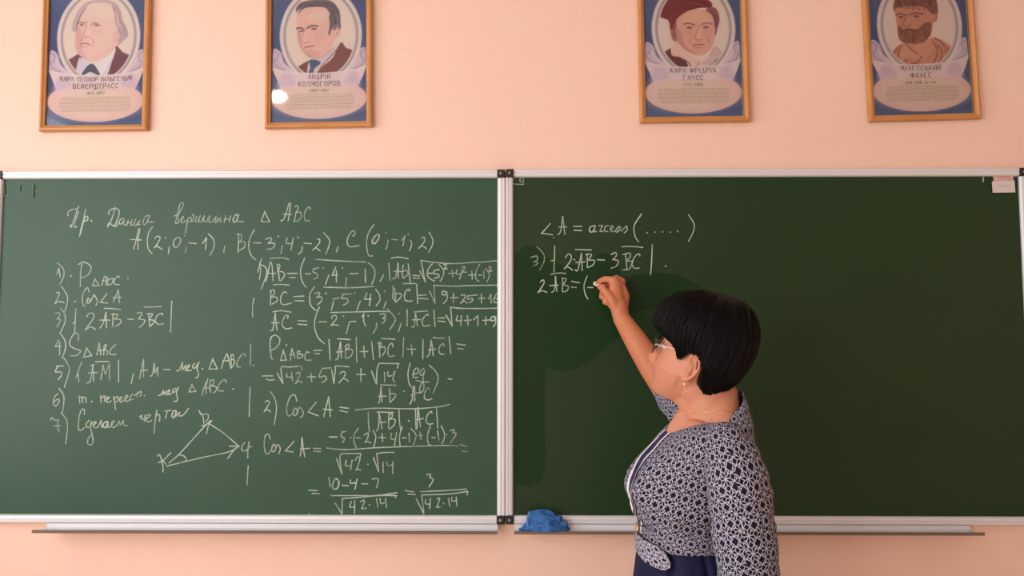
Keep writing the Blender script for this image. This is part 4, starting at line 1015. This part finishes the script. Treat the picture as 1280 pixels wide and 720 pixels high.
# placket: navy band with a white trim on each side, down the front
def strip(name, l0, l1, m, off, v0=0.0, v1=1.0):
    def fn(u, v):
        lat = l0 + (l1 - l0) * u
        vv = v0 + (v1 - v0) * v
        th = lat / 0.15
        for _ in range(3):
            p = torso(th, vv); th += (lat - (YC - p.y)) / 0.15
        p = torso(th, vv)
        q = bodice(th / (2 * math.pi), vv)
        n = Vector((-1, -.25 * math.sin(th), .1 if p.z > 1.15 else -.05)).normalized()
        return q + n * off
    return grid_obj(name, fn, 6, 70, m, blouse, close_u=False, thick=.0008)
strip('placket_band', -.026, .022, band_mat, .0035)
strip('placket_trim', .020, .031, trim_mat, .0040)
strip('placket_trim', -.036, -.025, trim_mat, .0040)
# waistband, a hair larger than the bodice
wb = grid_obj('waistband', lambda u, v: torso(u * 2 * math.pi, v * .21, .0045) + Vector((0, 0, 0)), 128, 8, fab_body, person, lambda u, v: (u * 2 * math.pi * .152 + .01, .06 * v + .01), thick=.002)
wb['label'] = 'patterned waistband'

# sleeves
def tube_path(pts, radii, m, name, parent, nu=72, nv=60, gather=0.0, seed=0):
    C = catmull([tuple(p) + (r,) for p, r in zip(pts, radii)], 12)
    P = [Vector(c[:3]) for c in C]; Rr = [c[3] for c in C]
    L = [0.0]
    for i in range(1, len(P)): L.append(L[-1] + (P[i] - P[i - 1]).length)
    fr = []
    Tn = (P[1] - P[0]).normalized(); N = (Vector((0, -1, 0)) - Tn * Tn.dot(Vector((0, -1, 0)))).normalized()
    for i in range(len(P)):
        Tn = (P[min(i + 1, len(P) - 1)] - P[max(i - 1, 0)]).normalized()
        N = (N - Tn * N.dot(Tn)).normalized(); fr.append((N.copy(), Tn.cross(N)))
    def fn(u, v):
        s = v * L[-1]
        i = max(0, min(len(L) - 2, next((k for k in range(len(L) - 1) if L[k + 1] >= s), len(L) - 2)))
        t = (s - L[i]) / max(1e-9, L[i + 1] - L[i])
        c = P[i].lerp(P[i + 1], t); r = Rr[i] * (1 - t) + Rr[i + 1] * t
        A = fr[i][0].lerp(fr[i + 1][0], t); B = fr[i][1].lerp(fr[i + 1][1], t)
        th = u * 2 * math.pi
        e = max(0, (v - .8) / .2)
        rr = r * (1 + gather * e * .5 * math.sin(th * 15 + seed)) 
        d = (A * math.cos(th) + B * math.sin(th))
        p = c + d * rr
        return p + d * (wrinkle(p + Vector((seed, 0, 0)), 1.6) + .003 * math.exp(-((v - .55) / .1) ** 2) * math.sin(v * 60 + 3 * math.cos(th)))
    Lt = L[-1]
    return grid_obj(name, fn, nu, nv, m, parent, lambda u, v: (u * 2 * math.pi * .062, v * Lt), thick=.002)
tube_path([(.412, -.555, 1.258), (.420, -.607, 1.238), (.428, -.648, 1.185), (.434, -.664, 1.10), (.440, -.664, 1.035), (.446, -.656, .995), (.450, -.650, .972)], [.028, .050, .060, .0615, .0595, .058, .045],
          fab_sleeve, 'sleeve', blouse, gather=.07)
E_R = W(832, 484, -.185)
S_R = Vector((.440, -.335, 1.235))
tube_path([(.425, -.385, 1.240), (.432, -.335, 1.248), S_R.lerp(E_R, .45) + Vector((0, 0, .008)), S_R.lerp(E_R, .75), S_R.lerp(E_R, .92)], [.045, .050, .050, .046, .041], fab_sleeve, 'sleeve', blouse, seed=4)

# skirt with pleats
SK = [(.45, .45, .45, .200, .570, .245), (.60, .60, .60, .212, .550, .228), (.78, .78, .78, .232, .522, .200), (.90, .90, .90, .247, .498, .174), (.96, .96, .96, .254, .480, .155), (1.005, 1.005, 1.005, .259, .462, .140), (1.03, 1.03, 1.03, .262, .456, .1345)]
PL = [R(a) for a in (-52, -28, -8, 14, 34, 58, 96, 140, 180, 220, 262)]
def pleat(th, v):
    d = min(abs((th - a + math.pi) % (2 * math.pi) - math.pi) for a in PL)
    k = (1 - v)
    return -(.004 + .016 * k) * math.exp(-(d / .045) ** 2) * min(1, (1 - v) * 9) + .006 * k * math.sin(th * 11)
sk = grid_obj('skirt', lambda u, v: torso(u * 2 * math.pi, v, 0, SK, 0, pleat), 220, 50, navy_mat, person, thick=.002)
sk['label'] = 'plain navy pleated skirt'

# belt tab lying over the skirt and its little buckle
def tabfn(u, v):
    a = (u - .5) * 2; s = v
    hw_ = .0235 * (math.sqrt(max(0, 1 - max(0, (s - .72) / .28) ** 2)))
    hw_ *= .75 + .25 * min(1, s * 3)
    ux, uz = .118 * s - a * hw_ * .35, -.016 * s + a * hw_ * .95
    th = R(4) + ux / .115
    zz = 1.022 + uz; z = min(1.029, zz)
    p = torso(th, np.interp(z, [.45, .60, .78, .90, .96, 1.005, 1.03], np.linspace(0, 1, 7)), .0105 + .003 * math.sin(s * 3), SK, 0)
    p.z = zz
    return p
tab = grid_obj('belt_tab', tabfn, 16, 24, fab_tab, person, lambda u, v: (u * .045, v * .085), close_u=False, thick=.0025)
tab['label'] = 'rounded patterned belt end hanging over the skirt'
bp_ = torso(R(2), .13, .006)
tube('buckle', [bp_ + Vector((-.002, .009 * math.sin(a), .015 * math.cos(a))) for a in np.linspace(0, 2 * math.pi, 20)], .0022, M('gold metal', (214, 170, 110), .3, .8), person, 8, False)

# ---- head frame
HC = Vector((.392, -.452, 1.399))
AL, PI_ = R(27), R(19)
F0 = Vector((-math.cos(AL), math.sin(AL), 0)); LV = Vector((-math.sin(AL), -math.cos(AL), 0)); Z0 = Vector((0, 0, 1))
FV = F0 * math.cos(PI_) + Z0 * math.sin(PI_); UV_ = -F0 * math.sin(PI_) + Z0 * math.cos(PI_)
def H(f, l, u): return HC + FV * f + LV * l + UV_ * u
SEC = np.array([(-.091, .052, .020, .012), (-.086, .065, .004, .024), (-.076, .075, -.018, .035), (-.063, .080, -.034, .047), (-.045, .084, -.048, .058), (-.020, .086, -.064, .068), (.010, .084, -.084, .071),
                (.035, .085, -.098, .073), (.065, .088, -.104, .075), (.095, .080, -.100, .072), (.115, .063, -.084, .060), (.130, .036, -.052, .038), (.136, .005, -.020, .012)])
def sec(u, tab=SEC): return [np.interp(u, tab[:, 0], tab[:, k]) for k in (1, 2, 3)]
def head_pt(u, ph):
    fr, bk, w = sec(u)
    mid, hf = (fr + bk) / 2, (fr - bk) / 2
    c, s = math.cos(ph), math.sin(ph)
    f = mid + hf * math.copysign(abs(c) ** .9, c); l = w * math.copysign(abs(s) ** .86, s)
    if c > 0:
        g = lambda l0, u0, sl, su: math.exp(-((l - l0) / sl) ** 2 - ((u - u0) / su) ** 2)
        amp = np.interp(u, [-.036, -.026, -.014, .004, .028, .045], [0, .018, .030, .020, .007, 0])
        wl = np.interp(u, [-.03, -.012, .03], [.0135, .012, .009])
        f += amp * math.exp(-(l / wl) ** 2)
        for sg in (-1, 1):
            f -= .008 * g(sg * .032, .026, .016, .013)
            f += .004 * g(sg * .030, .045, .022, .008)
            f += .0075 * g(sg * .044, -.018, .020, .020); l += sg * .004 * g(sg * .056, -.035, .03, .03)
            f += .003 * g(sg * .012, -.024, .006, .006)
        f += .0055 * g(0, -.046, .017, .0055) + .0055 * g(0, -.058, .015, .006) - .003 * g(0, -.052, .018, .003) + .007 * g(0, -.078, .020, .012)
    return f, l

body = Geo()
def closed_grid(rows):
    n = len(rows[0]); V = [p for r in rows for p in r]; F = []
    for j in range(len(rows) - 1):
        for i in range(n): F.append((j * n + i, j * n + (i + 1) % n, (j + 1) * n + (i + 1) % n, (j + 1) * n + i))
    F.append(tuple(range(n))[::-1]); F.append(tuple(range((len(rows) - 1) * n, len(rows) * n)))
    return V, F
rows = []
for u in np.linspace(-.091, .136, 84):
    r = []
    for k in range(96):
        f, l = head_pt(u, 2 * math.pi * k / 96); r.append(H(f, l, u))
    rows.append(r)
body.add(closed_grid(rows))
# ears
def ear(sg):
    E = lambda a, b, d: H(-.006 + a * .95 - d * .25, sg * (.069 + d + max(0, -a) * .55), .000 + b)     # a: forward, b: up, d: out
    hel = [(.010, -.002, .002), (.006, .012, .004), (.008, .024, .004), (-.002, .031, .006), (-.014, .028, .007), (-.021, .016, .008), (-.021, .002, .008), (-.015, -.011, .007), (-.007, -.020, .006), (.001, -.026, .005), (.008, -.022, .003), (.009, -.013, .001)]
    P = catmull([tuple(E(*p)) for p in hel], 4)
    rr = np.interp(np.linspace(0, 1, len(P)), [0, .1, .4, .65, .82, .92, 1], [.002, .0032, .0034, .0034, .0060, .0055, .003])
    body.add(tube_geo(P, list(rr), 10))
    body.add(tube_geo([E(-.013, -.012, .003), E(-.014, .004, .004), E(-.011, .018, .0035)], [.0045, .0042, .004], 10))
    body.add(tube_geo([E(.006, .020, -.003), E(-.004, .0, -.006), E(.0, -.016, -.002)], [.008, .009, .008], 10))
    body.add(tube_geo([E(.009, .002, .002), E(.007, -.006, .004), E(.004, -.013, .003)], [.0035, .0038, .003], 8))
    return E
EarL = ear(1); ear(-1)
# neck
body.add(tube_geo([(.428, YC, 1.255), (.425, YC, 1.30), (.413, YC + .002, 1.34), H(-.022, 0, -.045), H(-.02, 0, .0)], [.067, .060, .056, .055, .055], 40))
body.add(tube_geo([H(.030, 0, -.066), H(.0, 0, -.070), (.405, YC, 1.325)], [.022, .034, .045], 24))
# trapezius and collar bones
for sg in (-1, 1):
    body.add(tube_geo([(.448, YC, 1.335), (.440, YC + sg * .055, 1.283), (.436, YC + sg * .115, 1.243), (.434, YC + sg * .150, 1.222)], [.036, .034, .033, .035], 20))
    body.add(tube_geo([(.372, YC + sg * .02, 1.268), (.385, YC + sg * .07, 1.263), (.41, YC + sg * .12, 1.245)], [.020, .020, .022], 14))
body.add(tube_geo([(.372, YC, 1.282), (.352, YC, 1.255), (.345, YC, 1.21)], [.030, .028, .03], 20))
# trunk
BR = [(1.0, 1.0, 1.0, .272, .448, .125), (1.03, 1.03, 1.03, .276, .446, .122), (1.058, 1.058, 1.058, .276, .446, .120)] + ROWS[3:8] + [(1.238, 1.262, 1.295, .345, .485, .09)]
rows = []
BR = [(.80, .80, .80, .262, .500, .160), (.90, .90, .90, .265, .488, .152)] + BR
for j in range(41):
    rows.append([torso(2 * math.pi * k / 64, j / 40, -.009, BR, .9) for k in range(64)])
body.add(closed_grid(rows))
# legs
for sg in (-1, 1):
    y = YC + sg * .085
    body.add(tube_geo([(.385, y, .86), (.385, y, .70), (.385, y, .47), (.392, y, .36), (.395, y, .20), (.395, y, .09), (.375, y, .055), (.30, y, .035), (.26, y, .028)], [.088, .083, .056, .052, .043, .034, .036, .03, .02], 24))
# arms
WR_R = W(777, 398, -.092)
body.add(tube_geo([S_R + Vector((-.005, -.04, -.005)), S_R, S_R.lerp(E_R, .5), E_R, E_R.lerp(WR_R, .3), E_R.lerp(WR_R, .65), WR_R, W(773, 382, -.085)], [.045, .046, .042, .037, .036, .031, .0235, .0235], 28))
SL = Vector((.425, YC - .150, 1.225)); EL = Vector((.447, -.662, 1.02)); WL = Vector((.41, -.655, .80))
body.add(tube_geo([SL + Vector((0, .04, 0)), SL, Vector((.433, -.658, 1.12)), EL, EL.lerp(WL, .35), WL], [.042, .046, .044, .038, .036, .024], 28))
# writing hand
def chain(pts, radii, n=14): body.add(tube_geo([W(*p) for p in pts], radii, n))
chain([(773, 384, -.083), (770, 370, -.078), (769, 357, -.075)], [.021, .023, .017], 20)
chain([(777, 386, -.075), (778, 370, -.066), (774, 355, -.062)], [.018, .021, .015], 20)
chain([(768, 380, -.072), (764, 368, -.060)], [.019, .018], 18)
chain([(773, 356, -.076), (768, 350, -.076), (756, 349, -.068), (749.5, 352, -.052), (747, 355, -.038)], [.0115, .0108, .0092, .0082, .0070])      # index
chain([(777, 352, -.060), (771, 348, -.058), (758, 354, -.044), (752, 359, -.036), (749, 359, -.028)], [.0115, .0108, .0092, .0085, .0072])   # middle
chain([(775, 362, -.056), (765, 361, -.050), (752.5, 366, -.048), (752, 371, -.056), (758, 373, -.064)], [.0115, .0108, .0096, .0088, .0076])         # ring
chain([(774, 372, -.056), (766, 372, -.052), (756.5, 374, -.052), (756, 378, -.060), (761, 379, -.068)], [.0110, .0100, .0088, .0080, .0072])        # little
chain([(771, 389, -.092), (767, 378, -.097), (761, 369, -.094), (754, 361.5, -.082), (749.5, 357.5, -.070)], [.0150, .0135, .0115, .0100, .0080])    # thumb
# hanging hand
hx = WL + Vector((-.01, 0, -.045))
body.add(tube_geo([WL, hx, hx + Vector((-.012, .002, -.045))], [.023, .030, .030], 20, flat=[.9, .6, .5], up=(1, 0, 0)))
for k, (dx, ln) in enumerate(((-.026, .068), (-.009, .075), (.008, .070), (.023, .055))):
    a = hx + Vector((-.012 + dx, .002, -.05))
    body.add(tube_geo([a, a + Vector((-.004, .006, -ln * .5)), a + Vector((-.010, .020, -ln * .82)), a + Vector((-.014, .030, -ln))], [.0095, .0088, .0080, .0068], 12))
body.add(tube_geo([hx + Vector((-.024, .004, .01)), hx + Vector((-.042, .012, -.022)), hx + Vector((-.045, .022, -.052))], [.012, .0102, .008], 12))

src = link('body_source', mesh('body_source', body.V, body.F))
md = src.modifiers.new('r', 'REMESH'); md.mode = 'VOXEL'; md.voxel_size = 0.0027; md.adaptivity = 0.0
ms = src.modifiers.new('s', 'SMOOTH'); ms.factor = .5; ms.iterations = 3
dg = bpy.context.evaluated_depsgraph_get()
bme = bpy.data.meshes.new_from_object(src.evaluated_get(dg))
bpy.data.objects.remove(src)
n = len(bme.vertices)
co = np.empty(n * 3); bme.vertices.foreach_get('co', co); co = co.reshape(-1, 3)
rel = co - np.array(HC)
f_ = rel @ np.array(FV); l_ = rel @ np.array(LV); u_ = rel @ np.array(UV_)
skin = np.array(lin((206, 142, 114))[:3]); lipc = np.array(lin((176, 92, 88))[:3]); blush = np.array(lin((202, 118, 98))[:3]); hand = np.array(lin((200, 124, 86))[:3])
colr = np.tile(skin, (n, 1))
def mixin(w, c):
    global colr
    colr = colr * (1 - w[:, None]) + c * w[:, None]
mixin(.55 * np.exp(-((np.abs(l_) - .05) / .02) ** 2 - ((u_ + .02) / .02) ** 2) * (f_ > .02), blush)
mixin(np.clip(1.4 * np.exp(-(l_ / .022) ** 2 - ((u_ + .052) / .0095) ** 2) - .35, 0, 1) * (f_ > .07), lipc)
mixin(.6 * np.exp(-(np.abs(l_) / .015) ** 2 - ((u_ + .012) / .012) ** 2) * (f_ > .09), blush)
arm = (co[:, 1] > -.24) & (co[:, 2] > 1.3)
mixin(arm * .8, hand)
ca = bme.color_attributes.new('Col', 'FLOAT_COLOR', 'POINT')
ca.data.foreach_set('color', np.concatenate([colr, np.ones((n, 1))], 1).ravel())
def skin_nodes(nt, b):
    attr_color(nt, b)
    b.inputs['Subsurface Weight'].default_value = 0.12
    b.inputs['Subsurface Radius'].default_value = (.010, .004, .002)
skin_mat = M('skin', (220, 155, 120), .5, spec=.35, build=skin_nodes)
bme.materials.clear(); bme.materials.append(skin_mat)
bo = link('body', bme, skin_mat, person, True)
bvh = BVHTree.FromPolygons([Vector(c) for c in co], [tuple(p.vertices) for p in bme.polygons])

# eyes, brows, lashes
eye_mat = M('eye white', (232, 226, 220), .2); iris_mat = M('brown iris', (60, 36, 26), .2)
brow_mat = M('dark brow hair', (40, 28, 26), .8)
for sg in (1, -1):
    e = Geo().add(sphere_geo(H(.0655, sg * .032, .026), .0118, seg=20, ring=14)).build('eye', eye_mat, person)
    Geo().add(sphere_geo(H(.0715, sg * .032, .027), .0064, seg=14, ring=10)).build('iris', iris_mat, e)
    up = [H(.0765 - .5 * (x ** 2) * .012 * 1.6, sg * (.032 + x * .014), .0315 - .004 * x * x) for x in np.linspace(-1, 1, 9)]
    tube('eyelid', up, [.002] * 9, skin_mat_l if False else M('eyelid skin', (196, 132, 108), .6), person, 8)
    tube('eyelashes', [p + FV * .002 - UV_ * .001 for p in up], [.0004, .0008, .001, .001, .001, .001, .001, .0008, .0004], brow_mat, person, 6)
    bw = []
    for x in np.linspace(-1, 1, 9):
        l = sg * (.034 + x * .018); u = .047 - .004 * x * x
        hit = bvh.ray_cast(H(.16, l, u), -FV)
        bw.append((hit[0] if hit[0] else H(.09, l, u)) + FV * .0005)
    tube('eyebrow', bw, [.0006, .001, .0014, .0015, .0015, .0014, .001, .0008, .0004], brow_mat, person, 8)

# ---- hair
HT = np.array([(-.095, .080, -.060, .050), (-.075, .084, -.066, .056), (-.055, .088, -.074, .064), (-.03, .092, -.080, .078), (.0, .098, -.098, .090), (.035, .114, -.109, .097), (.065, .124, -.114, .099), (.095, .122, -.113, .097), (.125, .109, -.104, .088),
               (.148, .087, -.089, .072), (.162, .056, -.077, .054), (.171, .034, -.055, .034), (.175, .005, -.033, .008)])
def u_min(deg):
    return float(np.interp(abs(deg), [0, 25, 45, 60, 70, 76, 81, 86, 95, 103, 110, 118, 130, 150, 180], [.060, .055, .048, .040, .028, .012, .018, .034, .037, .028, .004, -.024, -.040, -.046, -.048]))
def hair_pt(k, deg, inner=False, extra=0.0):
    top = .175 if not inner else .1355
    um = u_min(deg)
    a = math.sin(min(1, max(0, k)) * math.pi / 2) if False else k
    u = top + (um - top) * (a ** 1.15)
    tb = HT if not inner else SEC
    fr, bk, w = sec(u, tb)
    if inner: fr -= .004; bk += .004; w -= .004
    elif abs(deg) < 110:
        q = (a ** 7) * .75 * min(1, abs(deg) / 50) * min(1, (110 - abs(deg)) / 25)
        f2, b2, w2 = sec(u)
        fr += (f2 + .008 - fr) * q; w += (w2 + .008 - w) * q
    mid, hf = (fr + bk) / 2, (fr - bk) / 2
    ph = R(deg); c, s = math.cos(ph), math.sin(ph)
    f = mid + (hf + extra) * math.copysign(abs(c) ** .92, c); l = (w + extra) * math.copysign(abs(s) ** .92, s)
    return f, l, u
NU, NK = 180, 44
rows = []
for j in range(NK + 1):
    k = (j / NK) ** .8
    r = []
    for i in range(NU):
        deg = 360 * i / NU - 180
        f, l, u = hair_pt(k, deg)
        d = .0030 * noise.noise(Vector((deg * .10, k * 1.5, 1))) + .0016 * noise.noise(Vector((deg * .45, k * 2, 3)))
        sc = 1 + d / .09
        r.append(H(f * sc, l * sc, u + .004 * noise.noise(Vector((deg * .3, 0, 9))) * k))
    rows.append(r)
for j in range(NK, -1, -1):
    k = (j / NK) ** .8
    rows.append([H(*hair_pt(k, 360 * i / NU - 180, True)) for i in range(NU)])
V, F = closed_grid(rows)
def hair_nodes(nt, b):
    b.inputs['Anisotropic'].default_value = .4
hair_mat = M('black hair', (9, 7, 8), .55, spec=.2, build=hair_nodes)
hg = Geo(); hg.add((V, F))
hair = hg.build('hair', hair_mat, person)
hair['label'] = 'short thick black hair'
sg_ = Geo(); rnd = random.Random(11)
for _ in range(2600):
    deg = rnd.uniform(-180, 180)
    k0 = rnd.uniform(0.02, .72); k1 = min(1.0, k0 + rnd.uniform(.25, .5))
    over = rnd.random() < .35 and abs(deg) > 42
    if over: k1 = 1.0
    tw = rnd.uniform(-7, 7); ex0 = rnd.uniform(-.001, .0025)
    pts = []
    m = 7
    for q in range(m):
        t = q / (m - 1); k = k0 + (k1 - k0) * t
        dg_ = deg + tw * t
        f, l, u = hair_pt(k, dg_, False, ex0 + .0012 * math.sin(t * math.pi))
        pts.append(H(f, l, u))
    if over:
        dirv = (pts[-1] - pts[-2]).normalized()
        inw = (HC - pts[-1]); inw.z = 0; inw.normalize()
        pts.append(pts[-1] + dirv * rnd.uniform(.002, .006) + inw * .003)
    r0 = rnd.uniform(.0006, .0012)
    rr = [r0 * (.3 + .7 * math.sin(math.pi * (i + .4) / (len(pts) + .2))) for i in range(len(pts))]
    sg_.add(tube_geo(pts, rr, 3, False))
hs = sg_.build('hair_strands', hair_mat, hair); hs['kind'] = 'stuff'

# ---- glasses
rim_mat = M('dark lens rim', (70, 50, 50), .35, .4); temple_mat = M('silver temple', (214, 202, 206), .3, .5)
lens_mat = M('spectacle lens', (255, 255, 255), .05, build=glass_nodes)
gl = None
glroot = Geo()
cen = lambda sg: (.104, sg * .034, .022)
def rim_pts(sg, n=28):
    o = []
    for a in np.linspace(0, 2 * math.pi, n, endpoint=False):
        ca_, sa_ = math.cos(a), math.sin(a)
        l = .0265 * math.copysign(abs(ca_) ** .8, ca_); u = .0195 * math.copysign(abs(sa_) ** .85, sa_)
        o.append(H(.1035 - 4.0 * (abs(sg * .034 + l)) ** 2 * 1.2 + u * .12, sg * .034 + l, .020 + u))
    return o
bridge = tube('glasses', [H(.1025, .0085, .026), H(.1055, 0, .029), H(.1025, -.0085, .026)], .0011, temple_mat, person, 8)
bridge['label'] = 'thin framed glasses with pale temples'
for sg in (1, -1):
    rp = rim_pts(sg)
    tube('lens_rim', rp + [rp[0]], .0009, rim_mat, bridge, 6, False)
    Geo().add((rp, [tuple(range(len(rp)))])).build('lens', lens_mat, bridge, False)
    hinge = H(.0855, sg * .0625, .024)
    tube('temple_arm', [rp[0], hinge, H(.070, sg * .0745, .026), H(.04, sg * .079, .030), H(.0, sg * .080, .034), H(-.012, sg * .079, .030)], [.0012, .0016, .0016, .0014, .0012, .001], temple_mat, bridge, 8)

# ---- earring and necklace
gold = M('gold', (226, 178, 110), .25, .8); pearl = M('pearl', (240, 232, 222), .2, spec=.7)
for sg in (1,):
    a = EarL(.004, -.027, .0075)
    er = tube('earring', [a + Vector((0, 0, .003)), a + LV * .0025, a + Vector((0, 0, -.007))], .0007, gold, person, 6)
    er['label'] = 'drop earring with a pearl bead and fine chain'
    Geo().add(sphere_geo(a + Vector((0, 0, -.009)), .0027, seg=12, ring=8)).build('pearl_bead', pearl, er)
    tube('drop_chain', [a + Vector((0, 0, -.011)), a + Vector((.0005, 0, -.020)), a + Vector((.001, 0, -.029))], .00045, gold, er, 5)
    Geo().add(sphere_geo(a + Vector((.001, 0, -.030)), .0013, seg=8, ring=6)).build('chain_bead', gold, er)
pts = []
for a in np.linspace(0, 2 * math.pi, 60, endpoint=False):
    o_ = Vector((.418, YC, 1.303 - .002 * math.cos(a)))
    d = Vector((-math.cos(a), -math.sin(a), -.05 * max(0, math.cos(a)) ))
    hit = bvh.ray_cast(o_ + d.normalized() * .12, -d.normalized())
    if hit[0]: pts.append(hit[0] + d.normalized() * .0008)
nk = tube('necklace', pts + [pts[0]], .00075, gold, person, 6, False)
nk['label'] = 'thin gold chain necklace with small pearls'
for k in (12, 20):
    if k < len(pts): Geo().add(sphere_geo(pts[k], .0022, seg=10, ring=8)).build('necklace_pearl', pearl, nk)

# shoes
shoe_mat = M('black leather', (24, 20, 24), .35)
for sg in (-1, 1):
    y = YC + sg * .085
    g = Geo()
    g.add(tube_geo([(.418, y, .050), (.385, y, .047), (.33, y, .036), (.28, y, .030), (.25, y, .026)], [.036, .037, .037, .036, .022], 20, flat=[1, 1, 1.1, 1.15, 1.1], up=(0, 0, 1)))
    V = [Vector((v.x, v.y, max(v.z, .008))) for v in g.V]; g.V = V
    g.add(tube_geo([(.425, y, .030), (.425, y, .012)], .018, 14)) 
    g.V = [Vector((v.x, v.y, max(v.z, .0005))) for v in g.V]
    g.build('shoe', shoe_mat, person)

# ---- chalk in the hand
t0 = W(743.6, 354.2, Y_SURF - .001); t1 = W(753.5, 358.5, -.078)
chs = link('chalk_stick', mesh('chalk', *(lambda VF: ([tuple(v) for v in VF[0]], VF[1]))(tube_geo([t0, t0.lerp(t1, .06), t0.lerp(t1, .5), t1], [.0042, .0062, .0062, .0060], 16))), M('white chalk', (238, 236, 232), .95, spec=.1), None, True)
tag(chs, 'short white chalk stick held against the board by the writing hand', 'chalk')
